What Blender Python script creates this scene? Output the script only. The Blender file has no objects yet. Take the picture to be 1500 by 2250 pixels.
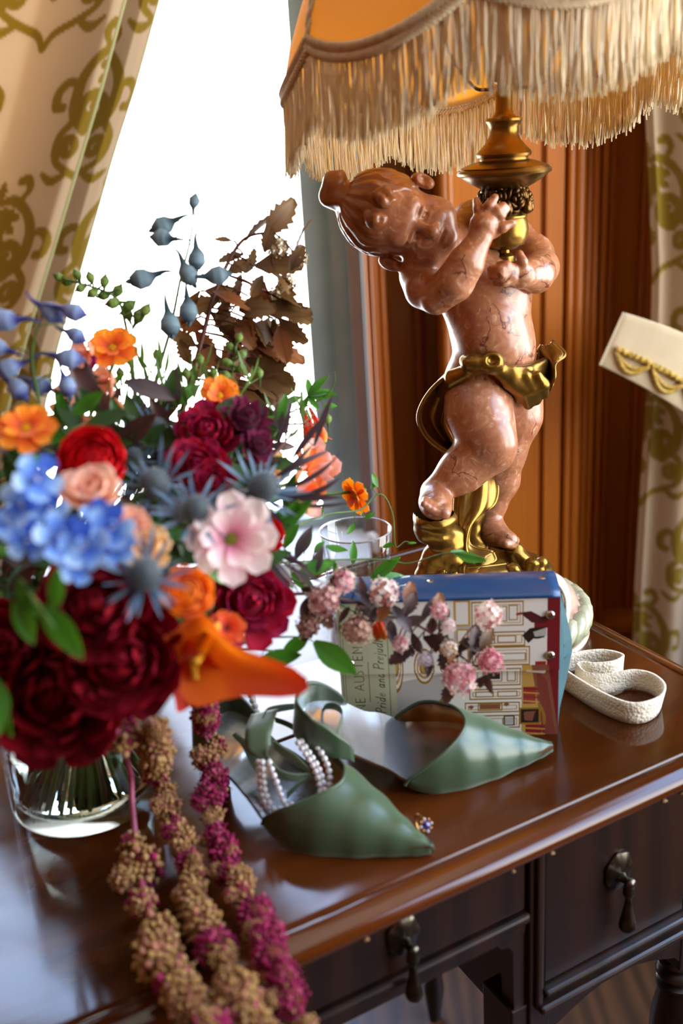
import bpy, math, random
import numpy as np
from mathutils import Vector, Matrix, Quaternion

random.seed(7)
np.random.seed(7)
scene = bpy.context.scene
COL = scene.collection
PI = math.pi

# ------------------------------------------------------------------ camera
TABLE = 0.76                       # desk top height
CAMH = TABLE + 0.503               # camera height
FPX = 2200.0                       # focal length for a 1500 x 2250 frame
PITCH, ROLL = math.radians(19.8), math.radians(3.6)
_cp, _sp, _cr, _sr = math.cos(PITCH), math.sin(PITCH), math.cos(ROLL), math.sin(ROLL)
LR = Vector((1, 0, 0)); LU = Vector((0, _sp, _cp)); LF = Vector((0, _cp, -_sp))
CAM_R = LR * _cr - LU * _sr
CAM_U = LR * _sr + LU * _cr
cam_data = bpy.data.cameras.new('camera')
cam = bpy.data.objects.new('camera', cam_data)
COL.objects.link(cam)
cam_data.sensor_fit = 'VERTICAL'
cam_data.sensor_height = 36.0
cam_data.sensor_width = 24.0
cam_data.lens = FPX / 2250.0 * 36.0
cam_data.clip_start = 0.02
_m = Matrix((CAM_R, CAM_U, -LF)).transposed().to_4x4()
_m.translation = Vector((0, 0, CAMH))
cam.matrix_world = _m
cam_data.dof.use_dof = True
cam_data.dof.focus_distance = 1.02
cam_data.dof.aperture_fstop = 3.4
scene.camera = cam

# ------------------------------------------------------------------ sky, window daylight, exposure
world = bpy.data.worlds.new('sky'); scene.world = world
world.use_nodes = True
_nt = world.node_tree; _nt.nodes.clear()
_tc = _nt.nodes.new('ShaderNodeTexCoord')
_sx = _nt.nodes.new('ShaderNodeSeparateXYZ')
_cr_ = _nt.nodes.new('ShaderNodeValToRGB')
_bg = _nt.nodes.new('ShaderNodeBackground')
_ow = _nt.nodes.new('ShaderNodeOutputWorld')
_nt.links.new(_tc.outputs['Generated'], _sx.inputs[0])
_nt.links.new(_sx.outputs['Z'], _cr_.inputs[0])
_e = _cr_.color_ramp.elements
_e[0].position = 0.0; _e[0].color = (0.93, 0.95, 0.93, 1)
_e[1].position = 0.75; _e[1].color = (0.36, 0.58, 1.0, 1)
_k = _e.new(0.22); _k.color = (0.95, 0.98, 1.0, 1)
_nt.links.new(_cr_.outputs[0], _bg.inputs[0])
_bg.inputs[1].default_value = 13.0
_nt.links.new(_bg.outputs[0], _ow.inputs[0])

scene.view_settings.view_transform = 'Standard'
scene.view_settings.look = 'None'
scene.view_settings.gamma = 1.0
scene.view_settings.use_curve_mapping = False
scene.view_settings.exposure = -0.1
scene.cycles.max_bounces = 10
scene.cycles.transmission_bounces = 8
scene.cycles.transparent_max_bounces = 12
scene.cycles.caustics_reflective = False
scene.cycles.sample_clamp_indirect = 8.0

def portal(name, loc, rot, sx, sy):
    l = bpy.data.lights.new(name, 'AREA'); l.shape = 'RECTANGLE'; l.size = sx; l.size_y = sy
    l.cycles.is_portal = True
    o = bpy.data.objects.new(name, l); o.location = loc; o.rotation_euler = rot; COL.objects.link(o)
    return o

# ------------------------------------------------------------------ pixel helpers (frame 1500 x 2250)
def ray(px, py):
    x = (px - 750) / FPX; y = -(py - 1125) / FPX
    return LF + CAM_R * x + CAM_U * y
CAMP = Vector((0, 0, CAMH))
def P(px, py, y):
    "point seen at pixel (px, py) at forward distance y"
    d = ray(px, py)
    return CAMP + d * (y / d.y)
def T(px, py, h=0.0):
    "point seen at pixel (px, py) at height h above the desk top"
    d = ray(px, py)
    return CAMP + d * ((TABLE + h - CAMH) / d.z)
def proj(p):
    v = Vector(p) - CAMP
    w = v.dot(LF)
    return 750 + FPX * v.dot(CAM_R) / w, 1125 - FPX * v.dot(CAM_U) / w

# ------------------------------------------------------------------ mesh builders
class MB:
    def __init__(s): s.v = []; s.f = []; s.c = []
    def add(s, verts, faces, col=None):
        o = len(s.v)
        s.v.extend([tuple(p) for p in verts])
        s.f.extend([tuple(i + o for i in f) for f in faces])
        if col is not None:
            if len(col) and not hasattr(col[0], '__len__'): col = [col] * len(verts)
            s.c.extend([tuple(c)[:3] for c in col])
        return s
    def box(s, c, size, rot=None, col=None):
        x, y, z = [d / 2 for d in size]
        vs = [Vector((i * x, j * y, k * z)) for i in (-1, 1) for j in (-1, 1) for k in (-1, 1)]
        if rot is not None: vs = [rot @ v for v in vs]
        vs = [v + Vector(c) for v in vs]
        return s.add(vs, [(0, 1, 3, 2), (4, 6, 7, 5), (0, 4, 5, 1), (2, 3, 7, 6), (0, 2, 6, 4), (1, 5, 7, 3)], col)
    def tube(s, path, rad, seg=8, col=None, flat=1.0, caps=True):
        path = [Vector(p) for p in path]
        n = len(path)
        if not hasattr(rad, '__len__'): rad = [rad] * n
        t0 = (path[1] - path[0]).normalized()
        nrm = t0.orthogonal().normalized()
        vs = []; cs = []
        for i in range(n):
            t = (path[min(i + 1, n - 1)] - path[max(i - 1, 0)])
            t = t.normalized() if t.length > 1e-9 else t0
            nrm = (nrm - t * nrm.dot(t))
            nrm = nrm.normalized() if nrm.length > 1e-9 else t.orthogonal().normalized()
            b = t.cross(nrm)
            for k in range(seg):
                a = 2 * PI * k / seg
                vs.append(path[i] + (nrm * math.cos(a) + b * math.sin(a) * flat) * rad[i])
                if col is not None: cs.append(col[i] if hasattr(col[0], '__len__') else col)
        fs = []
        for i in range(n - 1):
            for k in range(seg):
                k2 = (k + 1) % seg
                fs.append((i * seg + k, i * seg + k2, (i + 1) * seg + k2, (i + 1) * seg + k))
        if caps:
            fs.append(tuple(range(seg))[::-1]); fs.append(tuple((n - 1) * seg + k for k in range(seg)))
        return s.add(vs, fs, cs if col is not None else None)
    def lathe(s, prof, seg=48, c=(0, 0, 0), rot=None, col=None):
        vs = []; fs = []; n = len(prof); c = Vector(c)
        for (r, z) in prof:
            for k in range(seg):
                a = 2 * PI * k / seg
                v = Vector((r * math.cos(a), r * math.sin(a), z))
                if rot is not None: v = rot @ v
                vs.append(v + c)
        for i in range(n - 1):
            for k in range(seg):
                k2 = (k + 1) % seg
                fs.append((i * seg + k, i * seg + k2, (i + 1) * seg + k2, (i + 1) * seg + k))
        if prof[0][0] > 1e-6: fs.append(tuple(range(seg))[::-1])
        if prof[-1][0] > 1e-6: fs.append(tuple((n - 1) * seg + k for k in range(seg)))
        return s.add(vs, fs, col)
    def grid(s, rows, closed=False, col=None):
        "rows: list of equal-length lists of points"
        n = len(rows); m = len(rows[0])
        vs = [p for r in rows for p in r]
        fs = []
        for i in range(n - 1):
            for j in range(m if closed else m - 1):
                j2 = (j + 1) % m
                fs.append((i * m + j, i * m + j2, (i + 1) * m + j2, (i + 1) * m + j))
        return s.add(vs, fs, col)
    def ball(s, c, r, seg=8, rings=5, rot=None, col=None):
        c = Vector(c)
        if not hasattr(r, '__len__'): r = (r, r, r)
        vs = []; 
        def pt(u, w):
            v = Vector((r[0] * math.sin(w) * math.cos(u), r[1] * math.sin(w) * math.sin(u), r[2] * math.cos(w)))
            return (rot @ v if rot is not None else v) + c
        vs.append(pt(0, 0))
        for i in range(1, rings):
            for k in range(seg): vs.append(pt(2 * PI * k / seg, PI * i / rings))
        vs.append(pt(0, PI))
        fs = []
        for k in range(seg):
            k2 = (k + 1) % seg
            fs.append((0, 1 + k, 1 + k2))
            for i in range(rings - 2):
                a = 1 + i * seg; b = a + seg
                fs.append((a + k, b + k, b + k2, a + k2))
            a = 1 + (rings - 2) * seg
            fs.append((a + k, len(vs) - 1, a + k2))
        return s.add(vs, fs, col)
    def mesh(s, name, mat=None, smooth=True, sharp=None):
        me = bpy.data.meshes.new(name)
        me.from_pydata(s.v, [], s.f)
        if len(s.c) == len(s.v) and s.c:
            a = me.color_attributes.new('Col', 'FLOAT_COLOR', 'POINT')
            arr = np.ones((len(s.v), 4), dtype=np.float32); arr[:, :3] = np.array(s.c, dtype=np.float32)
            a.data.foreach_set('color', arr.ravel())
        if smooth:
            me.polygons.foreach_set('use_smooth', [True] * len(me.polygons))
            if sharp is not None: me.set_sharp_from_angle(angle=math.radians(sharp))
        if mat is not None: me.materials.append(mat)
        me.update()
        return me
    def obj(s, name, mat=None, parent=None, smooth=True, sharp=None):
        return link(name, s.mesh(name, mat, smooth, sharp), parent)

def link(name, me, parent=None, mw=None):
    o = bpy.data.objects.new(name, me)
    COL.objects.link(o)
    if mw is None: mw = Matrix.Identity(4)
    if parent is not None:
        o.parent = parent
        o.matrix_parent_inverse = Matrix.Identity(4)
        o.matrix_basis = parent_world(parent).inverted() @ mw
    else:
        o.matrix_basis = mw
    return o
def parent_world(o):
    m = o.matrix_basis.copy()
    while o.parent is not None:
        o = o.parent; m = o.matrix_basis @ m
    return m
def thing(name, label, cat, loc, group=None):
    o = bpy.data.objects.new(name, None); COL.objects.link(o)
    o.matrix_basis = Matrix.Translation(Vector(loc)); o.empty_display_size = 0.02
    return tag(o, label, cat, group)
def tag(o, label, cat, group=None):
    o['label'] = label; o['category'] = cat
    if group: o['group'] = group
    return o
def struct(o, label=None):
    o['kind'] = 'structure'
    if label: o['label'] = label
    return o
def np_obj(name, V, F, mat, parent=None, colors=None, smooth=True):
    "large meshes from numpy arrays (quads)"
    me = bpy.data.meshes.new(name)
    me.vertices.add(len(V)); me.vertices.foreach_set('co', np.asarray(V, dtype=np.float32).ravel())
    nf, k = F.shape
    me.loops.add(nf * k); me.loops.foreach_set('vertex_index', F.ravel().astype(np.int32))
    me.polygons.add(nf)
    me.polygons.foreach_set('loop_start', np.arange(0, nf * k, k, dtype=np.int32))
    me.update(calc_edges=True)
    if colors is not None:
        a = me.color_attributes.new('Col', 'FLOAT_COLOR', 'POINT')
        arr = np.ones((len(V), 4), dtype=np.float32); arr[:, :3] = colors
        a.data.foreach_set('color', arr.ravel())
    if smooth: me.polygons.foreach_set('use_smooth', [True] * nf)
    if mat is not None: me.materials.append(mat)
    me.validate(); me.update()
    return link(name, me, parent)
def bez(pts, n=24):
    "Catmull-Rom through points"
    pts = [Vector(p) for p in pts]
    if len(pts) == 2: return [pts[0].lerp(pts[1], i / n) for i in range(n + 1)]
    out = []
    e = [pts[0] * 2 - pts[1]] + pts + [pts[-1] * 2 - pts[-2]]
    seg = len(pts) - 1; per = max(2, n // seg)
    for i in range(seg):
        p0, p1, p2, p3 = e[i:i + 4]
        for j in range(per):
            t = j / per
            out.append(0.5 * ((2 * p1) + (p2 - p0) * t + (2 * p0 - 5 * p1 + 4 * p2 - p3) * t * t + (3 * p1 - p0 - 3 * p2 + p3) * t ** 3))
    out.append(pts[-1])
    return out
def interp(vals, n):
    k = len(vals) - 1
    out = []
    for i in range(n):
        t = i / (n - 1) * k; j = min(int(t), k - 1); f = t - j
        a, b = vals[j], vals[j + 1]
        out.append(tuple(x + (y - x) * f for x, y in zip(a, b)) if hasattr(a, '__len__') else a + (b - a) * f)
    return out
def frame(z, x=None):
    "rotation whose local Z points along z"
    z = Vector(z).normalized()
    x = Vector(x) if x is not None else (Vector((0, 0, 1)) if abs(z.z) < 0.95 else Vector((1, 0, 0)))
    y = z.cross(x).normalized(); x = y.cross(z)
    return Matrix((x, y, z)).transposed()
def srgb(h):
    h = h.lstrip('#')
    return tuple(((int(h[i:i + 2], 16) / 255 + 0.055) / 1.055) ** 2.4 if int(h[i:i + 2], 16) > 10 else int(h[i:i + 2], 16) / 255 / 12.92 for i in (0, 2, 4))

# ------------------------------------------------------------------ materials
def mat(name, base=(0.8, 0.8, 0.8), rough=0.5, metal=0.0, spec=0.5, trans=0.0, ior=1.45, coat=0.0, sheen=0.0,
        attr=False, noise=None, bump=None, thin=0.0, thin_col=None, emis=None, stretch=None, rough_noise=None, aniso=0.0):
    """noise = (scale, colour2, contrast), bump = (scale, strength), thin = share of light let through a leaf or cloth"""
    if isinstance(base, str): base = srgb(base)
    m = bpy.data.materials.new(name); m.use_nodes = True
    nt = m.node_tree; N = nt.nodes; L = nt.links
    b = N['Principled BSDF']; out = N['Material Output']
    b.inputs['Roughness'].default_value = rough; b.inputs['Metallic'].default_value = metal
    b.inputs['Specular IOR Level'].default_value = spec
    b.inputs['Transmission Weight'].default_value = trans; b.inputs['IOR'].default_value = ior
    b.inputs['Coat Weight'].default_value = coat; b.inputs['Coat Roughness'].default_value = 0.08
    b.inputs['Sheen Weight'].default_value = sheen
    b.inputs['Anisotropic'].default_value = aniso
    tc = N.new('ShaderNodeTexCoord'); src = tc.outputs['Object']
    if stretch:
        mp = N.new('ShaderNodeMapping'); L.new(src, mp.inputs[0])
        mp.inputs['Scale'].default_value = stretch; src = mp.outputs[0]
    colour = None
    if attr:
        a = N.new('ShaderNodeAttribute'); a.attribute_name = 'Col'; colour = a.outputs['Color']
    if noise:
        sc, c2, k = noise
        if isinstance(c2, str): c2 = srgb(c2)
        nz = N.new('ShaderNodeTexNoise'); nz.inputs['Scale'].default_value = sc; nz.inputs['Detail'].default_value = 6
        L.new(src, nz.inputs['Vector'])
        rp = N.new('ShaderNodeValToRGB'); rp.color_ramp.elements[0].position = 0.5 - 0.5 / k; rp.color_ramp.elements[1].position = 0.5 + 0.5 / k
        L.new(nz.outputs[0], rp.inputs[0])
        mx = N.new('ShaderNodeMix'); mx.data_type = 'RGBA'
        L.new(rp.outputs[0], mx.inputs['Factor'])
        if colour is not None:
            mx.blend_type = 'MULTIPLY'; L.new(colour, mx.inputs['A']); mx.inputs['B'].default_value = (*c2, 1)
        else:
            mx.inputs['A'].default_value = (*base, 1); mx.inputs['B'].default_value = (*c2, 1)
        colour = mx.outputs['Result']
    if colour is not None: L.new(colour, b.inputs['Base Color'])
    else: b.inputs['Base Color'].default_value = (*base, 1)
    if rough_noise:
        nz = N.new('ShaderNodeTexNoise'); nz.inputs['Scale'].default_value = rough_noise[0]; nz.inputs['Detail'].default_value = 5
        L.new(src, nz.inputs['Vector'])
        mr = N.new('ShaderNodeMapRange'); mr.inputs[1].default_value = 0.3; mr.inputs[2].default_value = 0.7
        mr.inputs[3].default_value = rough_noise[1]; mr.inputs[4].default_value = rough_noise[2]
        L.new(nz.outputs[0], mr.inputs[0]); L.new(mr.outputs[0], b.inputs['Roughness'])
    if bump:
        nz = N.new('ShaderNodeTexNoise'); nz.inputs['Scale'].default_value = bump[0]; nz.inputs['Detail'].default_value = 4
        L.new(src, nz.inputs['Vector'])
        bp = N.new('ShaderNodeBump'); bp.inputs['Strength'].default_value = bump[1]; bp.inputs['Distance'].default_value = bump[2] if len(bump) > 2 else 0.002
        L.new(nz.outputs[0], bp.inputs['Height']); L.new(bp.outputs[0], b.inputs['Normal'])
    if emis:
        b.inputs['Emission Color'].default_value = (*emis[0], 1); b.inputs['Emission Strength'].default_value = emis[1]
    if thin:
        tr = N.new('ShaderNodeBsdfTranslucent'); ms = N.new('ShaderNodeMixShader'); ms.inputs[0].default_value = thin
        if thin_col is not None: tr.inputs[0].default_value = (*(srgb(thin_col) if isinstance(thin_col, str) else thin_col), 1)
        elif colour is not None: L.new(colour, tr.inputs[0])
        else: tr.inputs[0].default_value = (*base, 1)
        L.new(b.outputs[0], ms.inputs[1]); L.new(tr.outputs[0], ms.inputs[2]); L.new(ms.outputs[0], out.inputs[0])
    return m

def thin_glass(name, tint=(0.97, 0.98, 0.98), ior=1.45):
    "thin pane or blown wall: straight transmission with a Fresnel reflection"
    m = bpy.data.materials.new(name); m.use_nodes = True
    nt = m.node_tree; N = nt.nodes; L = nt.links; N.remove(N['Principled BSDF'])
    t = N.new('ShaderNodeBsdfTransparent'); t.inputs[0].default_value = (*tint, 1)
    g = N.new('ShaderNodeBsdfGlossy'); g.inputs['Roughness'].default_value = 0.02
    f = N.new('ShaderNodeLayerWeight'); f.inputs[0].default_value = 0.5
    pw = N.new('ShaderNodeMath'); pw.operation = 'POWER'; pw.inputs[1].default_value = 4.5; L.new(f.outputs['Facing'], pw.inputs[0])
    r0 = ((ior - 1) / (ior + 1)) ** 2
    ma = N.new('ShaderNodeMath'); ma.operation = 'MULTIPLY_ADD'; ma.inputs[1].default_value = 0.7; ma.inputs[2].default_value = r0; L.new(pw.outputs[0], ma.inputs[0])
    x = N.new('ShaderNodeMixShader'); L.new(ma.outputs[0], x.inputs[0]); L.new(t.outputs[0], x.inputs[1]); L.new(g.outputs[0], x.inputs[2])
    L.new(x.outputs[0], N['Material Output'].inputs[0])
    return m

def wood(name, dark, light, rough, scale=(1, 1, 1), grain=9.0, coat=0.0, ring=3.0, rn=None, axis='X', lo=0.22, hi=0.86):
    m = bpy.data.materials.new(name); m.use_nodes = True
    nt = m.node_tree; N = nt.nodes; L = nt.links; b = N['Principled BSDF']
    tc = N.new('ShaderNodeTexCoord'); mp = N.new('ShaderNodeMapping'); mp.inputs['Scale'].default_value = scale
    L.new(tc.outputs['Object'], mp.inputs[0])
    wv = N.new('ShaderNodeTexWave'); wv.inputs['Scale'].default_value = ring; wv.inputs['Distortion'].default_value = 7
    wv.inputs['Detail'].default_value = 3; wv.inputs['Detail Scale'].default_value = 1.2
    wv.bands_direction = axis
    nz = N.new('ShaderNodeTexNoise'); nz.inputs['Scale'].default_value = grain; nz.inputs['Detail'].default_value = 8; nz.inputs['Roughness'].default_value = 0.65
    L.new(mp.outputs[0], wv.inputs['Vector']); L.new(mp.outputs[0], nz.inputs['Vector'])
    ad = N.new('ShaderNodeMath'); ad.operation = 'MULTIPLY_ADD'; ad.inputs[1].default_value = 0.35
    L.new(wv.outputs['Fac'], ad.inputs[0])
    ml = N.new('ShaderNodeMath'); ml.operation = 'MULTIPLY'; ml.inputs[1].default_value = 0.75
    L.new(nz.outputs[0], ml.inputs[0]); L.new(ml.outputs[0], ad.inputs[2])
    rp = N.new('ShaderNodeValToRGB')
    rp.color_ramp.elements[0].position = lo; rp.color_ramp.elements[0].color = (*srgb(dark), 1)
    rp.color_ramp.elements[1].position = hi; rp.color_ramp.elements[1].color = (*srgb(light), 1)
    L.new(ad.outputs[0], rp.inputs[0]); L.new(rp.outputs[0], b.inputs['Base Color'])
    b.inputs['Roughness'].default_value = rough
    b.inputs['Coat Weight'].default_value = coat; b.inputs['Coat Roughness'].default_value = 0.06
    if rn:
        n2 = N.new('ShaderNodeTexNoise'); n2.inputs['Scale'].default_value = rn[0]; n2.inputs['Detail'].default_value = 6
        L.new(tc.outputs['Object'], n2.inputs['Vector'])
        mr = N.new('ShaderNodeMapRange'); mr.inputs[1].default_value = 0.35; mr.inputs[2].default_value = 0.7
        mr.inputs[3].default_value = rn[1]; mr.inputs[4].default_value = rn[2]
        L.new(n2.outputs[0], mr.inputs[0]); L.new(mr.outputs[0], b.inputs['Roughness'])
    bp = N.new('ShaderNodeBump'); bp.inputs['Strength'].default_value = 0.06; bp.inputs['Distance'].default_value = 0.001
    L.new(nz.outputs[0], bp.inputs['Height']); L.new(bp.outputs[0], b.inputs['Normal'])
    return m

# ------------------------------------------------------------------ sculpting: distance field with smooth unions, meshed by surface nets
class SDF:
    def __init__(s, lo, hi, h):
        s.h = h; s.lo = np.array(lo, float); s.n = np.ceil((np.array(hi, float) - s.lo) / h).astype(int) + 1
        s.D = np.full(s.n, 1.0, dtype=np.float32)
    def _sub(s, lo, hi):
        i0 = np.clip(np.floor((lo - s.lo) / s.h).astype(int), 0, s.n - 1); i1 = np.clip(np.ceil((hi - s.lo) / s.h).astype(int) + 1, 0, s.n)
        if np.any(i1 <= i0): return None, None
        ax = [s.lo[k] + np.arange(i0[k], i1[k]) * s.h for k in range(3)]
        X = np.stack(np.meshgrid(*ax, indexing='ij'), -1).astype(np.float32)
        return tuple(slice(a, b) for a, b in zip(i0, i1)), X
    def _mix(s, sl, d, k, op):
        D = s.D[sl]
        if op == 'add':
            if k > 0:
                g = np.maximum(k - np.abs(D - d), 0) / k; s.D[sl] = np.minimum(D, d) - g * g * k * 0.25
            else: s.D[sl] = np.minimum(D, d)
        else:
            d = -d
            if k > 0:
                g = np.maximum(k - np.abs(D - d), 0) / k; s.D[sl] = np.maximum(D, d) + g * g * k * 0.25
            else: s.D[sl] = np.maximum(D, d)
    def cap(s, a, b, ra, rb=None, k=0.006, op='add'):
        rb = ra if rb is None else rb
        a = np.array(a, float); b = np.array(b, float); m = max(ra, rb) + k + 3 * s.h
        sl, X = s._sub(np.minimum(a, b) - m, np.maximum(a, b) + m)
        if sl is None: return s
        ab = b - a; q = max(ab.dot(ab), 1e-12)
        t = np.clip(((X - a) @ ab) / q, 0, 1)
        d = np.linalg.norm(X - a - t[..., None] * ab, axis=-1) - (ra + (rb - ra) * t)
        s._mix(sl, d.astype(np.float32), k, op); return s
    def chain(s, pts, rads, k=0.006, op='add'):
        for i in range(len(pts) - 1): s.cap(pts[i], pts[i + 1], rads[i], rads[i + 1], k, op)
        return s
    def ell(s, c, r, R=None, k=0.006, op='add'):
        c = np.array(c, float); r = np.array(r, float); m = r.max() + k + 3 * s.h
        sl, X = s._sub(c - m, c + m)
        if sl is None: return s
        q = X - c
        if R is not None: q = q @ np.array(R, float)     # columns of R are the axes
        k0 = np.linalg.norm(q / r, axis=-1); k1 = np.linalg.norm(q / (r * r), axis=-1) + 1e-9
        d = np.where(k0 < 1e-6, -r.min(), k0 * (k0 - 1) / k1)
        s._mix(sl, d.astype(np.float32), k, op); return s
    def mesh(s, name, matl, parent=None, smooth=2, disp=None):
        D = s.D
        if disp is not None:
            ax = [s.lo[k] + np.arange(s.n[k]) * s.h for k in range(3)]
            near = np.abs(D) < 0.012
            idx = np.argwhere(near); Q = s.lo + idx * s.h
            D = D.copy(); D[near] += disp(Q).astype(np.float32)
        ins = D < 0
        c = ins[:-1, :-1, :-1].astype(np.int8)
        tot = sum(ins[i:ins.shape[0] - 1 + i, j:ins.shape[1] - 1 + j, k:ins.shape[2] - 1 + k].astype(np.int8) for i in (0, 1) for j in (0, 1) for k in (0, 1))
        act = (tot > 0) & (tot < 8)
        A = np.argwhere(act)
        vid = np.full(act.shape, -1, dtype=np.int32); vid[act] = np.arange(len(A))
        acc = np.zeros((len(A), 3)); cnt = np.zeros(len(A))
        cor = [(i, j, k) for i in (0, 1) for j in (0, 1) for k in (0, 1)]
        val = {q: D[A[:, 0] + q[0], A[:, 1] + q[1], A[:, 2] + q[2]] for q in cor}
        for q in cor:
            for axn in range(3):
                if q[axn] == 0:
                    q2 = list(q); q2[axn] = 1; q2 = tuple(q2)
                    a, b = val[q], val[q2]; mk = (a < 0) != (b < 0)
                    t = np.where(mk, a / np.where(np.abs(a - b) < 1e-9, 1e-9, a - b), 0)
                    p = np.tile(np.array(q, float), (len(A), 1)); p[:, axn] += t
                    acc += p * mk[:, None]; cnt += mk
        V = s.lo + (A + acc / cnt[:, None]) * s.h
        F = []
        for axn in range(3):
            u, w = (axn + 1) % 3, (axn + 2) % 3
            sl0 = [slice(None)] * 3; sl1 = [slice(None)] * 3
            sl0[axn] = slice(0, -1); sl1[axn] = slice(1, None)
            a = ins[tuple(sl0)]; b = ins[tuple(sl1)]
            E = np.argwhere(a != b)
            ok = (E[:, u] > 0) & (E[:, w] > 0) & (E[:, u] < s.n[u] - 1) & (E[:, w] < s.n[w] - 1)
            E = E[ok]; sg = a[E[:, 0], E[:, 1], E[:, 2]]
            def cell(du, dw):
                e = E.copy(); e[:, u] -= du; e[:, w] -= dw
                return vid[e[:, 0], e[:, 1], e[:, 2]]
            q = np.stack([cell(1, 1), cell(0, 1), cell(0, 0), cell(1, 0)], 1)
            q[~sg] = q[~sg][:, ::-1]
            F.append(q)
        F = np.concatenate(F); F = F[(F >= 0).all(1)]
        for _ in range(smooth):        # light laplacian
            S = np.zeros_like(V); n = np.zeros(len(V))
            for i in range(4):
                j = (i + 1) % 4
                np.add.at(S, F[:, i], V[F[:, j]]); np.add.at(n, F[:, i], 1)
                np.add.at(S, F[:, j], V[F[:, i]]); np.add.at(n, F[:, j], 1)
            V = V * 0.5 + 0.5 * S / np.maximum(n, 1)[:, None]
        return np_obj(name, V, F, matl, parent)
# ================================================================== the room
YW = 1.90                                   # back wall
XR_WALL, XL_WALL, Y_FRONT, CEIL = 1.30, -2.4, -2.6, 2.75
M_PANEL = wood('panel_wood', '#8a4408', '#c2701c', 0.38, scale=(110, 110, 2.5), grain=3.0, ring=0.5, coat=0.1, lo=0.1, hi=1.0)
M_WALLP = mat('wall_paint', '#cdbb98', 0.85, noise=(6, '#bfa988', 1.5))
M_CEIL = mat('ceiling_paint', '#e5e0d4', 0.9)
M_FLOOR = wood('floor_wood', '#2a180b', '#553518', 0.4, scale=(8, 1, 1), grain=4.0, ring=1.2)
M_FRAME = mat('window_paint', '#8b9a9c', 0.55, noise=(9, '#738488', 2), bump=(60, 0.15))
M_SILL = mat('sill_paint', '#d9dad6', 0.4, noise=(7, '#c4c6c4', 2))
M_PANE = thin_glass('window_glass', (1, 1, 1), 1.2)

def wx(px, py=700, y=YW): return P(px, py, y).x
def wz(py, px=700, y=YW): return P(px, py, y).z
WX0, WX1 = -1.20, wx(664, 500, 2.02)
SILL = wz(1212, 640, 1.86)
GLASS_Z = wz(1128, 690, 2.02)
TOPZ = 2.45
def bx(mb, x0, x1, y0, y1, z0, z1): return mb.box(((x0 + x1) / 2, (y0 + y1) / 2, (z0 + z1) / 2), (x1 - x0, y1 - y0, z1 - z0))

floor = struct(bx(MB(), XL_WALL, XR_WALL, Y_FRONT, YW, -0.08, 0.0).obj('floor', M_FLOOR, smooth=False))
ceil = struct(bx(MB(), XL_WALL, XR_WALL, Y_FRONT, YW + 0.3, CEIL, CEIL + 0.08).obj('ceiling', M_CEIL, smooth=False))
# back wall: sill-high dado under the window, head above, panelled wall right of it
WXR = wx(812, 700)
mb = MB()
bx(mb, XL_WALL, WXR, YW, YW + 0.22, 0, SILL - 0.03)
bx(mb, XL_WALL, WXR, YW, YW + 0.22, TOPZ, CEIL)
bx(mb, XL_WALL, WX0 - 0.08, YW, YW + 0.22, SILL - 0.03, TOPZ)
bx(mb, WXR, wx(1010), YW + 0.15, YW + 0.22, 0, CEIL)
bx(mb, wx(1010), XR_WALL, YW + 0.03, YW + 0.22, 0, CEIL)
wall_back = struct(mb.obj('wall_back', M_PANEL, smooth=False))
def vstrip(px0, px1, proud, kind='board', y=YW, z0=0.0, z1=CEIL):
    x0, x1 = wx(px0, 700, y - proud), wx(px1, 700, y - proud)
    if kind == 'board':
        m = MB(); bx(m, x0, x1, y - proud, max(y + 0.05, y - proud + 0.05), z0, z1)
        o = m.obj('panel_board', M_PANEL, wall_back, smooth=False)
    else:
        c = (x0 + x1) / 2; r = (x1 - x0) / 2
        row = [(c + r * math.cos(a), y - proud - r * 0.8 * math.sin(a)) for a in [PI * i / 10 for i in range(11)]]
        row = [(c + r, y + 0.04)] + row + [(c - r, y + 0.04)]
        o = MB().grid([[Vector((a, b, z)) for a, b in row] for z in (z0, z1)]).obj('moulding', M_PANEL, wall_back, sharp=50)
    return o
for a, b, pr, k in [(808, 820, 0.030, 'm'), (820, 834, 0.040, 'm'), (834, 850, 0.034, 'm'), (848, 908, -0.120, 'board'),
                    (904, 928, -0.100, 'm'), (926, 1010, -0.125, 'board'), (984, 1002, 0.145, 'm'), (1000, 1186, 0.150, 'board'),
                    (1186, 1198, 0.138, 'm'), (1198, 1235, 0.150, 'board'), (1242, 1258, 0.140, 'm'), (1258, 1280, 0.130, 'm'),
                    (1280, 1296, 0.105, 'm'), (1296, 1310, 0.110, 'm'), (1313, 1328, 0.095, 'm'), (1330, 1341, 0.060, 'm'),
                    (1341, 1398, -0.018, 'board'), (1398, 1410, -0.004, 'm'), (1410, 1470, -0.014, 'board'), (1470, 1900, 0.0, 'board')]:
    vstrip(a, b, pr, k)
# baseboard
mb = MB(); bz = wz(1360, 1380, YW - 0.04)
bx(mb, WXR, XR_WALL, YW - 0.045, YW + 0.02, 0, bz - 0.015); bx(mb, WXR, XR_WALL, YW - 0.06, YW + 0.02, bz - 0.02, bz)
struct(mb.obj('baseboard_back', M_PANEL, smooth=False))
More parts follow.
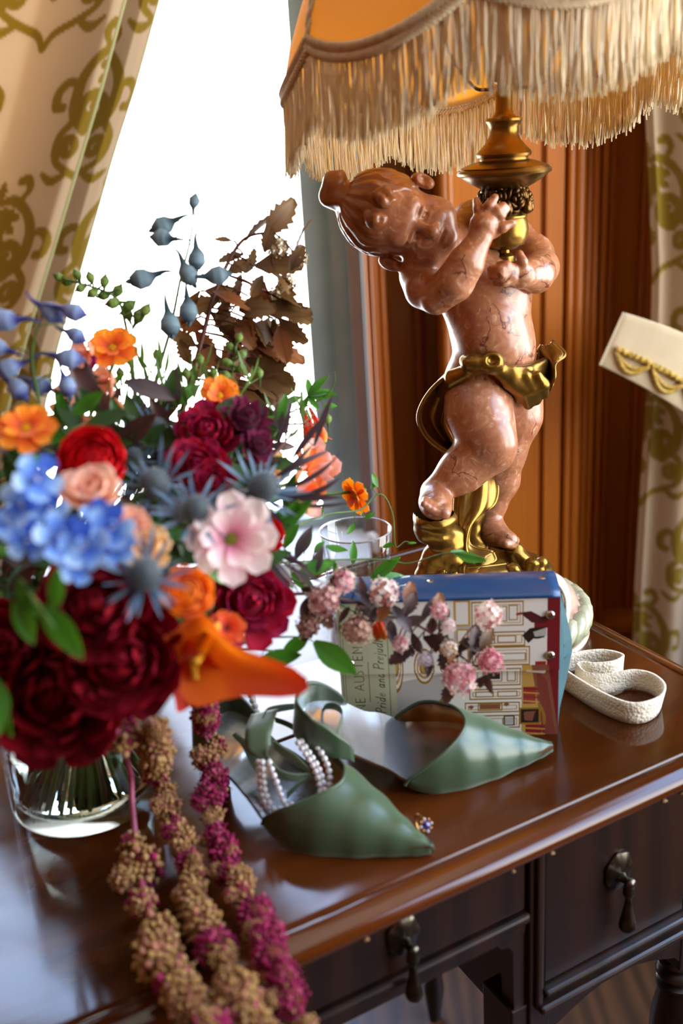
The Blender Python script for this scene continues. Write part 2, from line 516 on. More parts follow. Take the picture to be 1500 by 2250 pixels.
# window: stiles, beads, sash rails, pane, sill
win = bpy.data.objects.new('window_1', None); COL.objects.link(win); win.matrix_basis = Matrix.Translation((-0.6, YW + 0.1, SILL)); struct(win)
def wpart(name, m, x0, x1, y0, y1, z0, z1): return bx(MB(), x0, x1, y0, y1, z0, z1).obj(name, m, win, smooth=False)
wpart('stile', M_FRAME, WX1, wx(735, 700, 2.0), 1.99, 2.06, SILL, TOPZ)
wpart('stile', M_FRAME, wx(735, 700, 1.98), wx(772, 700, 1.97), 1.965, 2.06, SILL, TOPZ)
wpart('jamb', mat('jamb_paint', '#8a7f80', 0.6, noise=(10, '#7b7276', 2)), wx(772, 700, 1.95), wx(801, 700, 1.94), 1.94, 2.08, SILL, TOPZ)
c0 = (wx(799, 700, 1.93), wx(809, 700, 1.93))
MB().tube([((c0[0] + c0[1]) / 2, 1.93, z) for z in (SILL, TOPZ)], (c0[1] - c0[0]) / 2, 12).obj('bead', mat('bead_lit_tint', '#b4cbd8', 0.4), win)  # pale blue colour holds the light caught along the bead
wpart('stile', M_FRAME, WX0 - 0.08, WX0, 1.97, 2.06, SILL, TOPZ)
wpart('bottom_rail', M_FRAME, WX0, WX1, 1.99, 2.06, SILL, GLASS_Z)
wpart('top_rail', M_FRAME, WX0, WX1, 1.99, 2.06, TOPZ - 0.06, TOPZ)
wpart('pane', M_PANE, WX0, WX1, 2.022, 2.026, GLASS_Z, TOPZ - 0.06)
mb = MB(); bx(mb, WX0 - 0.1, wx(812, 1200, 1.86), YW - 0.10, 2.06, SILL - 0.035, SILL)
mb.obj('window_sill', M_SILL, win, smooth=False)
mb = MB(); bx(mb, WX0 - 0.1, wx(812, 1200, 1.86), YW - 0.07, YW + 0.01, SILL - 0.075, SILL - 0.035)
mb.obj('apron_moulding', M_PANEL, win, smooth=False)
# right wall with its own window, left wall, wall behind the camera with a window
R0, R1, RZ0, RZ1 = -0.35, 1.45, 0.60, 2.50
mb = MB()
bx(mb, XR_WALL, XR_WALL + 0.15, Y_FRONT, R0, 0, CEIL); bx(mb, XR_WALL, XR_WALL + 0.15, R1, YW + 0.22, 0, CEIL)
bx(mb, XR_WALL, XR_WALL + 0.15, R0, R1, 0, RZ0); bx(mb, XR_WALL, XR_WALL + 0.15, R0, R1, RZ1, CEIL)
struct(mb.obj('wall_right', M_PANEL, smooth=False))
w2 = bpy.data.objects.new('window_2', None); COL.objects.link(w2); w2.matrix_basis = Matrix.Translation((XR_WALL, 0.3, RZ0)); struct(w2)
mb = MB(); bx(mb, XR_WALL - 0.02, XR_WALL + 0.1, R0, R1, RZ0 - 0.03, RZ0 + 0.04); bx(mb, XR_WALL, XR_WALL + 0.1, R0, R1, RZ1 - 0.05, RZ1)
for yy in (R0, (R0 + R1) / 2 - 0.02, R1 - 0.05): bx(mb, XR_WALL, XR_WALL + 0.1, yy, yy + 0.05, RZ0, RZ1)
mb.obj('frame', M_SILL, w2, smooth=False)
bx(MB(), XR_WALL + 0.05, XR_WALL + 0.054, R0, R1, RZ0, RZ1).obj('pane', M_PANE, w2, smooth=False)
struct(bx(MB(), XL_WALL - 0.12, XL_WALL, Y_FRONT, YW + 0.22, 0, CEIL).obj('wall_left', M_PANEL, smooth=False))
struct(bx(MB(), XL_WALL, XR_WALL, Y_FRONT - 0.12, Y_FRONT, 0, CEIL).obj('wall_front', M_PANEL, smooth=False))
portal('portal_back', ((WX0 + WX1) / 2, 2.10, (GLASS_Z + TOPZ) / 2), (-PI / 2, 0, 0), WX1 - WX0, TOPZ - GLASS_Z)
portal('portal_right', (XR_WALL + 0.16, (R0 + R1) / 2, (RZ0 + RZ1) / 2), (0, PI / 2, 0), RZ1 - RZ0, R1 - R0)

# ------------------------------------------------------------------ curtains: damask scrollwork drawn stroke by stroke
class Canvas:
    def __init__(s, w, h, res, bg):       # metres, pixels per metre
        s.res = res; s.W = int(w * res); s.H = int(h * res)
        s.A = np.tile(np.array(bg, np.float32), (s.H, s.W, 1)); s.w = w; s.h = h
    def blob(s, x, y, r, c, wrap=False):
        for ox in ((-s.w, 0, s.w) if wrap else (0,)):
            for oy in ((-s.h, 0, s.h) if wrap else (0,)):
                X, Y = (x + ox) * s.res, (y + oy) * s.res; R = r * s.res
                x0, x1, y0, y1 = int(X - R - 1), int(X + R + 2), int(Y - R - 1), int(Y + R + 2)
                x0, y0 = max(x0, 0), max(y0, 0); x1, y1 = min(x1, s.W), min(y1, s.H)
                if x1 <= x0 or y1 <= y0: continue
                yy, xx = np.mgrid[y0:y1, x0:x1]
                a = np.clip(R - np.hypot(xx - X, yy - Y) + 0.5, 0, 1)[..., None]
                s.A[y0:y1, x0:x1] = s.A[y0:y1, x0:x1] * (1 - a) + np.array(c, np.float32) * a
    def stroke(s, pts, w, c, wrap=False, n=60):
        p = bez([Vector((a, b, 0)) for a, b in pts], n)
        if not hasattr(w, '__len__'): w = [w, w]
        ws = interp(list(w), len(p))
        for i in range(len(p) - 1):
            d = (p[i + 1] - p[i]).length; k = max(1, int(d * s.res / 0.7))
            for j in range(k):
                q = p[i].lerp(p[i + 1], j / k); s.blob(q.x, q.y, ws[i] / 2, c, wrap)
    def poly(s, pts, c):
        pts = np.array(pts) * s.res
        x0, y0 = np.maximum(np.floor(pts.min(0)).astype(int), 0); x1, y1 = np.ceil(pts.max(0)).astype(int) + 1
        x1, y1 = min(x1, s.W), min(y1, s.H)
        if x1 <= x0 or y1 <= y0: return
        yy, xx = np.mgrid[y0:y1, x0:x1]; xx = xx + 0.5; yy = yy + 0.5
        ins = np.zeros(xx.shape, bool); n = len(pts)
        for i in range(n):
            a, b = pts[i], pts[(i + 1) % n]
            if a[1] == b[1]: continue
            t = ((a[1] > yy) != (b[1] > yy)) & (xx < (b[0] - a[0]) * (yy - a[1]) / (b[1] - a[1]) + a[0])
            ins ^= t
        s.A[y0:y1, x0:x1][ins] = np.array(c, np.float32)
    def rect(s, x0, y0, x1, y1, c): s.poly([(x0, y0), (x1, y0), (x1, y1), (x0, y1)], c)
    def sample(s, U, V):
        x = np.mod(U, s.w) * s.res; y = np.mod(V, s.h) * s.res
        i = x.astype(int) % s.W; j = y.astype(int) % s.H
        fx = (x - np.floor(x))[..., None]; fy = (y - np.floor(y))[..., None]; i2 = (i + 1) % s.W; j2 = (j + 1) % s.H
        return (s.A[j, i] * (1 - fx) + s.A[j, i2] * fx) * (1 - fy) + (s.A[j2, i] * (1 - fx) + s.A[j2, i2] * fx) * fy

GROUND, GOLD = srgb('#c6ad8b'), srgb('#8f7214')
dam = Canvas(0.26, 0.36, 900, GROUND)
def spiral(cx, cy, r0, r1, a0, turns, n=26, sx=1):
    return [(cx + sx * (r0 + (r1 - r0) * i / n) * math.cos(a0 + turns * 2 * PI * i / n), cy + (r0 + (r1 - r0) * i / n) * math.sin(a0 + turns * 2 * PI * i / n)) for i in range(n + 1)]
def leafshape(cx, cy, L, W, ang):
    dam_p = []
    for i in range(25):
        t = i / 24; w = W * math.sin(PI * t) ** 0.8 * (1 + 0.25 * math.cos(7 * PI * t))
        dam_p.append((t * L, w))
    full = dam_p + [(a, -b) for a, b in dam_p[::-1]]
    return [(cx + a * math.cos(ang) - b * math.sin(ang), cy + a * math.sin(ang) + b * math.cos(ang)) for a, b in full]
for ox, oy in ((0.0, 0.0), (0.13, 0.18)):
    for sx in (1, -1):
        X = lambda x: 0.065 + ox + sx * x
        S = lambda pts, w: dam.stroke([(X(a), oy + b) for a, b in pts], [q * 1.2 for q in w], GOLD, True)
        # vine from the palmette out to a big volute, its companion scroll and leaf tips
        S([(0.004, 0.012), (0.022, 0.010), (0.046, 0.026), (0.060, 0.054), (0.056, 0.086), (0.036, 0.104)], [0.008, 0.011, 0.010, 0.013, 0.015, 0.015])
        S(spiral(0.036, 0.082, 0.023, 0.003, 1.5, 1.45), [0.015, 0.012, 0.009, 0.008])
        S([(0.060, 0.054), (0.076, 0.050), (0.088, 0.062), (0.086, 0.078), (0.076, 0.080)], [0.007, 0.010, 0.011, 0.010])
        S([(0.052, 0.094), (0.070, 0.116), (0.066, 0.142), (0.042, 0.158), (0.012, 0.172), (0.0, 0.190)], [0.009, 0.008, 0.007, 0.008, 0.006])
        S(spiral(0.052, 0.130, 0.016, 0.003, 0.6, -1.2), [0.010, 0.009, 0.008])
        S([(0.042, 0.158), (0.062, 0.168), (0.080, 0.158)], [0.006, 0.010, 0.004])
        S([(0.030, 0.012), (0.040, -0.004), (0.034, -0.016), (0.024, -0.014)], [0.006, 0.009, 0.010])
    for k in range(-3, 4):                                  # palmette
        for wx_ in (-0.26, 0, 0.26):
            for wy_ in (-0.36, 0, 0.36):
                dam.poly(leafshape(0.065 + ox + wx_, oy + 0.022 + wy_, 0.062 - 0.007 * abs(k), 0.0085, PI / 2 + k * 0.42), GOLD)
                if k == 0:
                    dam.poly(leafshape(0.065 + ox + wx_, oy + 0.012 + wy_, 0.026, 0.007, -PI / 2), GOLD)
                    dam.poly(leafshape(0.065 + ox + wx_, oy + 0.108 + wy_, 0.028, 0.009, PI / 2), GOLD)
M_DAMASK = mat('damask_cloth', attr=True, rough=0.75, sheen=0.3, thin=0.40, bump=(900, 0.25, 0.0006), spec=0.2)
M_LINING = mat('curtain_lining', '#b7b27c', 0.8, thin=0.3)

def curtain(name, profile_fn, z0, z1, nz, ns, u_scale=1.0, uo=0.0, parent=None):
    "profile_fn(s, z) -> (x, y); colour follows arc length"
    Z = np.linspace(z1, z0, nz); S = np.linspace(0, 1, ns)
    V = np.zeros((nz, ns, 3)); 
    for i, z in enumerate(Z):
        xy = profile_fn(S, z)
        V[i, :, 0] = xy[0]; V[i, :, 1] = xy[1]; V[i, :, 2] = z
    mid = V[nz // 2]
    U = np.concatenate([[0], np.cumsum(np.linalg.norm(np.diff(mid[:, :2], axis=0), axis=1))]) * u_scale + uo
    UU = np.tile(U, (nz, 1)); VV = np.tile((z1 - Z)[:, None], (1, ns))
    C = dam.sample(UU / 1.08, VV / 1.08).reshape(-1, 3)
    idx = np.arange(nz * ns).reshape(nz, ns)
    F = np.stack([idx[:-1, :-1], idx[1:, :-1], idx[1:, 1:], idx[:-1, 1:]], -1).reshape(-1, 4)
    o = np_obj(name, V.reshape(-1, 3), F, M_DAMASK, parent, C)
    md = o.modifiers.new('thickness', 'SOLIDIFY'); md.thickness = 0.003; md.offset = -1
    return o
YC = 1.52
def edge(pts, y):                      # pixel polyline -> x as a function of z
    q = sorted([(P(a, b, y).z, P(a, b, y).x) for a, b in pts])
    zs = np.array([a for a, _ in q]); xs = np.array([b for _, b in q])
    return lambda z: float(np.interp(z, zs, xs)) if zs[0] <= z <= zs[-1] else float(xs[0] + (z - zs[0]) * (xs[1] - xs[0]) / (zs[1] - zs[0])) if z < zs[0] else float(xs[-1] + (z - zs[-1]) * (xs[-1] - xs[-2]) / (zs[-1] - zs[-2]))
e1 = edge([(278, 0), (225, 200), (180, 350), (105, 600), (62, 740), (25, 880)], YC)
e2 = edge([(352, 0), (300, 190), (255, 330), (178, 600), (130, 760), (100, 900)], YC + 0.05)
def prof_left(S, z):
    x1, x2 = e1(z), e2(z)
    d = 0.02 * math.sin(2.3 * z)
    x0 = x1 - 0.42 - 0.10 * max(0, 1.3 - z)
    pts = [(x0, YC + 0.02 + d), (x0 + 0.35 * (x1 - x0), YC - 0.035), (x0 + 0.70 * (x1 - x0), YC + 0.015), (x1 - 0.012, YC - 0.02), (x1, YC - 0.004), (x1 - 0.014, YC + 0.022),
           (x1 - 0.03, YC + 0.04), (x1 + 0.45 * (x2 - x1), YC + 0.030), (x2 - 0.008, YC + 0.04), (x2, YC + 0.055), (x2 - 0.03, YC + 0.08), (x2 - 0.12, YC + 0.085)]
    tk = np.array([0, .16, .32, .52, .545, .565, .60, .74, .88, .90, .93, 1.0])
    # smooth interpolation
    xs = np.interp(S, tk, [p[0] for p in pts]); ys = np.interp(S, tk, [p[1] for p in pts])
    k = np.array([1, 2, 3, 2, 1]) / 9.0
    for _ in range(3):
        xp = np.pad(xs, 2, mode='edge'); yp = np.pad(ys, 2, mode='edge')
        xs = np.convolve(xp, k, 'valid'); ys = np.convolve(yp, k, 'valid')
    return xs, ys
cl = curtain('window_curtain', prof_left, 0.55, 2.40, 640, 330, 1.0, 0.02)
tag(cl, 'gold scroll damask curtain pulled aside at the left of the bright window', 'curtain', 'damask curtains')
# green lining edge along the front fold
mb = MB()
zz = [0.9 + 1.4 * i / 60 for i in range(61)]
def fold_edge(z, lo, hi):
    S = np.linspace(0, 1, 330); xs, ys = prof_left(S, z); ok = (S > lo) & (S < hi); i = np.argmax(np.where(ok, xs, -9))
    return (xs[i], ys[i], z)
mb.tube([fold_edge(z, 0.45, 0.575) for z in zz], 0.0040, 6)
mb.obj('piping', M_LINING, cl)
mb = MB(); mb.tube([fold_edge(z, 0.8, 1.0) for z in zz], 0.0022, 6); mb.obj('piping', M_LINING, cl)

YR = 1.62
er = edge([(1438, 245), (1446, 420), (1452, 600), (1448, 760), (1436, 930), (1424, 1100), (1412, 1300), (1405, 1460)], YR)
def prof_right(S, z):
    x0 = er(z)
    w = 0.60
    ph = S * w
    pull = 0.4 + 0.6 * min(1, abs(z - 1.0) / 0.5)
    xs = x0 + ph * (0.75 + 0.1 * pull)
    ys = YR + 0.028 * np.sin(ph * 52 + 0.8) * (0.8 + 0.2 * pull) + 0.012 * np.sin(ph * 17) + 0.03 * (1 - np.exp(-ph * 30))
    ys[:6] += np.linspace(0.03, 0, 6)
    return xs, ys
cr2 = curtain('window_curtain', prof_right, 0.05, 2.40, 640, 240, 1.0, 0.07)
tag(cr2, 'gold scroll damask curtain hanging at the right edge, behind the cream tieback', 'curtain', 'damask curtains')

# cream tieback band with gold looped braid
M_CREAM = mat('cream_cloth', '#cdbb98', 0.85, noise=(20, '#bda985', 2), bump=(700, 0.2, 0.0005), sheen=0.2)
M_BRAID = mat('gold_braid', '#c29a2a', 0.55, noise=(180, '#8a6614', 3), bump=(500, 0.6, 0.001), sheen=0.3)
YT = 1.53
tb = thing('curtain_tieback', 'cream fabric curtain tieback with looped gold braid at the right edge', 'tieback', P(1440, 800, YT))
tl, bl, tr, br = P(1371, 687, YT), P(1319, 803, YT), P(1640, 815, YT + 0.02), P(1600, 985, YT + 0.02)
def band(u, v, off=0.0):
    a = tl + (tr - tl) * u; b = bl + (br - bl) * u; p = a.lerp(b, v)
    bow = math.sin(min(1, u * 1.2) * PI / 2)
    return p + Vector((0, -0.045 * bow + 0.02 * min(u, 1) - off, 0.012 * math.sin(min(u, 1) * PI) + 0.055 * max(0, u - 1)))
for back in (0,):
    m = MB()
    m.grid([[band(i / 24, j / 8) for j in range(9)] for i in range(65)])
    o = m.obj('band', M_CREAM, tb); s = o.modifiers.new('thickness', 'SOLIDIFY'); s.thickness = 0.008; s.offset = 0
    s2 = o.modifiers.new('bevel', 'BEVEL'); s2.width = 0.002; s2.segments = 2
m = MB().grid([[band(0, j / 8) + Vector((0.30 * t, 0.24 * t, -0.16 * t)) for j in range(9)] for t in [i / 16 for i in range(17)]])
o = m.obj('band_return', M_CREAM, tb); s = o.modifiers.new('thickness', 'SOLIDIFY'); s.thickness = 0.006; s.offset = 0
m = MB(); pth = [band(0.04 + i / 90, 0.62, 0.008) + Vector((0, 0, 0.0015 * math.sin(i * 2.1))) for i in range(235)]
m.tube(pth, [0.0045 + 0.001 * math.sin(i * 1.7) for i in range(235)], 8); m.obj('braid_cord', M_BRAID, tb)
for k in range(10):
    u0 = 0.05 + k * 0.245
    for w, dv in ((0.0040, 0.0), (0.0032, -0.09)):
        m = MB()
        m.tube([band(u0 + 0.225 * i / 16, 0.66 + (0.24 + dv) * math.sin(PI * i / 16), 0.007 + 0.002 * (i % 2) * 0.3) for i in range(17)], w, 8)
        m.obj('braid_loop', M_BRAID, tb)
# ================================================================== writing desk
M_TOP = wood('mahogany_top', '#220c02', '#5c2b0c', 0.15, scale=(1.0, 9, 9), grain=5, ring=0.6, coat=0.0, rn=(14, 0.08, 0.20), lo=0.15, hi=0.95)
M_DESK = wood('mahogany_carcass', '#100704', '#2a1409', 0.36, scale=(9, 9, 1.4), grain=3.2, ring=0.8, coat=0.1)
M_BRASS_D = mat('aged_brass', '#6e675a', 0.32, metal=1.0, noise=(120, '#38332a', 2.0))
DA = math.radians(27.8)
DX = Vector((math.cos(DA), math.sin(DA), 0)); DN = Vector((-math.sin(DA), math.cos(DA), 0))
_A = T(1500, 1661); DC = _A + DX * 0.1055                       # front right corner of the top
def K(u, v, z): return DC + DX * u + DN * v + Vector((0, 0, z))   # desk coordinates, z below the top negative
DROT = Matrix((DX, DN, Vector((0, 0, 1)))).transposed()
DL, DD = 1.18, 0.53
desk = thing('writing_desk', 'dark mahogany writing desk with moulded top, drawers and drop handles', 'desk', K(-DL / 2, DD / 2, -TABLE))
desk.matrix_basis = Matrix.Translation(K(-DL / 2, DD / 2, -TABLE)) @ Matrix.Rotation(DA, 4, 'Z')
DW = desk.matrix_basis.copy(); DWI = DW.inverted()
def dobj(mb, name, m, parent=desk, **kw):
    """mesh built in world space, stored in the desk's own axes so the grain follows the desk"""
    mb.v = [tuple(DWI @ Vector(p)) for p in mb.v]
    me = mb.mesh(name, m, **kw)
    return link(name, me, parent, DW)
prof = [(-0.006, 0), (-0.0035, -0.0002), (-0.0025, -0.0016), (-0.0010, -0.0018), (0.0, -0.0004), (0.002, 0.0002), (0.006, -0.0003), (0.0105, -0.0012), (0.0125, -0.0022)] + [(0.0125 + 0.0080 * math.cos(a), -0.0112 + 0.0082 * math.sin(a)) for a in [math.radians(75 - 15 * i) for i in range(11)]] + [(0.010, -0.0222), (0.002, -0.0225)]
mb = MB(); rows = []
for o, z in prof:
    c = [(-DL - o, -o), (o, -o), (o, DD + o), (-DL - o, DD + o)]
    row = []
    for i in range(4):
        a, b = c[i], c[(i + 1) % 4]
        for k in range(24): row.append(K(a[0] + (b[0] - a[0]) * k / 24, a[1] + (b[1] - a[1]) * k / 24, z))
    rows.append(row)
mb.grid(rows, closed=True)
n = len(rows[0]); mb.f.append(tuple(range(n))); mb.f.append(tuple((len(rows) - 1) * n + i for i in range(n))[::-1])
dobj(mb, 'desk_top', M_TOP, sharp=25)
# chips of bare wood along the lower front edge
M_CHIP = mat('bare_wood', '#9a7448', 0.7, noise=(200, '#7a5227', 2))
for u, w in ((-0.086, 0.010), (-0.118, 0.012), (-0.142, 0.005), (-0.072, 0.016), (-0.262, 0.004), (-0.43, 0.004), (-0.30, 0.003)):
    m = MB(); m.box(K(u, -0.0155, -0.0216), (w, 0.0030, 0.0012), DROT @ Matrix.Rotation(random.uniform(-.1, .1), 3, 'Y')); dobj(m, 'chip', M_CHIP)
def dbox(name, u0, u1, v0, v1, z0, z1, m=M_DESK, bev=0.0015, parent=desk):
    b = MB(); b.box(K((u0 + u1) / 2, (v0 + v1) / 2, (z0 + z1) / 2), (u1 - u0, v1 - v0, z1 - z0), DROT)
    o = dobj(b, name, m, parent, smooth=False)
    if bev: md = o.modifiers.new('bevel', 'BEVEL'); md.width = bev; md.segments = 2
    return o
VF = 0.012
# carcass: right pedestal, kneehole frame, left pedestal, back
MU0, MU1 = -0.262, -0.246
dbox('side_panel', -0.072, -0.045, VF + 0.004, DD - 0.02, -0.245, -0.0225)
dbox('divider', MU0, MU1, VF - 0.002, DD - 0.02, -0.245, -0.0225)
dbox('divider_bead', MU0 + 0.005, MU1 - 0.004, VF - 0.006, VF, -0.205, -0.024, bev=0.002)
dbox('back_panel', -DL + 0.03, -0.045, DD - 0.03, DD - 0.015, -0.245, -0.0225)
dbox('rail', MU1, -0.072, VF + 0.004, VF + 0.03, -0.036, -0.0225)
d1 = dbox('drawer', MU1 + 0.002, -0.078, VF + 0.001, VF + 0.30, -0.186, -0.037)
dbox('drawer_moulding', MU1 - 0.002, -0.070, VF - 0.008, VF + 0.02, -0.1935, -0.1875, bev=0.0025)
dbox('drawer_moulding', MU1 - 0.010, -0.068, VF - 0.012, VF + 0.02, -0.2065, -0.1985, bev=0.003)
dbox('drawer_moulding', MU1 + 0.001, -0.074, VF - 0.003, VF + 0.01, -0.1985, -0.1935, bev=0.001)
# apron with a shallow arch below the right drawer
def apron(u0, u1, ztop, zend, zmid, name='apron'):
    rowf = []
    for s in range(33):
        t = s / 32; u = u0 + (u1 - u0) * t
        a = min(t, 1 - t)
        z = zend if a < 0.10 else (zend + (zmid - zend) * min(1, (a - 0.10) / 0.04) * 0.5 if a < 0.16 else zend + (zmid - zend) * (0.5 + 0.5 * math.sin(min(1, (a - 0.16) / 0.34) * PI / 2)))
        rowf.append((u, z))
    b = MB()
    b.grid([[K(u, VF + 0.002, ztop) for u, z in rowf], [K(u, VF + 0.002, z) for u, z in rowf], [K(u, VF + 0.022, z) for u, z in rowf], [K(u, VF + 0.022, ztop) for u, z in rowf]])
    return dobj(b, name, M_DESK, smooth=False)
apron(MU0, -0.05, -0.2065, -0.262, -0.222)
# kneehole drawer and its rail with bracket
CD0 = -0.80
d2 = dbox('drawer', CD0 + 0.004, MU0 - 0.003, VF + 0.001, VF + 0.30, -0.096, -0.0245)
dbox('rail', CD0, MU0, VF - 0.004, VF + 0.02, -0.108, -0.0985, bev=0.003)
dbox('rail', CD0, MU0, VF + 0.002, VF + 0.02, -0.1225, -0.108)
for sgn, u0 in ((1, MU0), (-1, CD0)):
    b = MB(); pts = [(0, -0.1225), (0.030, -0.1225), (0.026, -0.128), (0.018, -0.130), (0.014, -0.137), (0.012, -0.245), (0, -0.245)]
    f = [K(u0 - sgn * a, VF + 0.003, z) for a, z in pts]; g = [K(u0 - sgn * a, VF + 0.02, z) for a, z in pts]
    k = len(pts); b.add(f + g, [tuple(range(k)), tuple(range(2 * k - 1, k - 1, -1))] + [(i, (i + 1) % k, k + (i + 1) % k, k + i) for i in range(k)])
    dobj(b, 'bracket', M_DESK, smooth=False)
# left pedestal
dbox('divider', CD0 - 0.016, CD0, VF - 0.002, DD - 0.02, -0.245, -0.0225)
dbox('side_panel', -DL + 0.03, -DL + 0.06, VF + 0.004, DD - 0.02, -0.245, -0.0225)
d3 = dbox('drawer', -DL + 0.062, CD0 - 0.018, VF + 0.001, VF + 0.30, -0.186, -0.028)
dbox('drawer_moulding', -DL + 0.05, CD0 - 0.008, VF - 0.012, VF + 0.02, -0.2065, -0.1985, bev=0.003)
apron(-DL + 0.04, CD0, -0.2065, -0.262, -0.222)
# turned legs
lp = [(0.020, -0.245), (0.020, -0.262), (0.012, -0.264), (0.0185, -0.268), (0.0205, -0.272), (0.0185, -0.276), (0.013, -0.279), (0.019, -0.282), (0.0215, -0.287), (0.019, -0.292), (0.0135, -0.295), (0.020, -0.299), (0.0205, -0.303),
      (0.017, -0.308), (0.023, -0.34), (0.026, -0.40), (0.022, -0.48), (0.017, -0.56), (0.014, -0.62), (0.019, -0.63), (0.019, -0.645), (0.012, -0.66), (0.016, -0.70), (0.010, -0.752), (0.009, -0.76)]
for u, v in ((-0.055, 0.034), (-0.258, 0.034), (-DL + 0.045, 0.034), (CD0 - 0.008, 0.034), (-0.055, DD - 0.04), (-DL + 0.045, DD - 0.04)):
    b = MB(); b.lathe(lp[::-1], 28, K(u, v, 0)); dobj(b, 'leg', M_DESK, sharp=40)
    dbox('leg_block', u - 0.021, u + 0.021, v - 0.021, v + 0.021, -0.262, -0.20)
# drop handles: shell backplate, post, drop
def handle(parent, u, zc, h):
    c = K(u, VF, zc); s = h / 0.075
    b = MB()
    n = 28; ring = []
    for rr, dv in ((1.0, 0.0), (1.0, -0.0015), (0.82, -0.0030), (0.45, -0.0045), (0.05, -0.005)):
        row = []
        for k in range(n):
            a = 2 * PI * k / n; sc = 1 + (0.06 * math.cos(a * 7) if math.sin(a) > -0.2 else 0)
            row.append(c + DX * (0.0155 * rr * sc * math.cos(a) * s) + Vector((0, 0, 0.019 * rr * sc * math.sin(a) * s)) + DN * (dv - 0.0004 * math.cos(7 * a) * (rr > .5)))
        ring.append(row)
    b.grid(ring, closed=True); b.f.append(tuple(range((len(ring) - 1) * n, len(ring) * n)))
    pl = dobj(b, 'backplate', M_BRASS_D, parent, sharp=60)
    b = MB(); R = frame(-DN)
    b.lathe([(0.006 * s, 0), (0.0055 * s, 0.004), (0.0035 * s, 0.007), (0.0035 * s, 0.012), (0.0052 * s, 0.0135), (0.005 * s, 0.017), (0.001, 0.0185)], 16, c + Vector((0, 0, -0.004 * s)), R)
    dobj(b, 'post', M_BRASS_D, parent)
    b = MB(); q = c - DN * 0.0135 + Vector((0, 0, -0.006 * s))
    b.lathe([(0.001, 0), (0.0045 * s, -0.001 * s), (0.0050 * s, -0.005 * s), (0.0055 * s, -0.009 * s), (0.0030 * s, -0.013 * s), (0.0030 * s, -0.018 * s), (0.0048 * s, -0.028 * s), (0.0072 * s, -0.040 * s), (0.0078 * s, -0.044 * s), (0.0065 * s, -0.047 * s), (0.001, -0.048 * s)][::-1], 18, q)
    dobj(b, 'drop_pull', M_BRASS_D, parent, sharp=50)
handle(d1, -0.163, -0.102, 0.075)
handle(d2, -0.384, -0.062, 0.070)
handle(d2, -0.68, -0.062, 0.070)
handle(d3, -0.99, -0.102, 0.075)
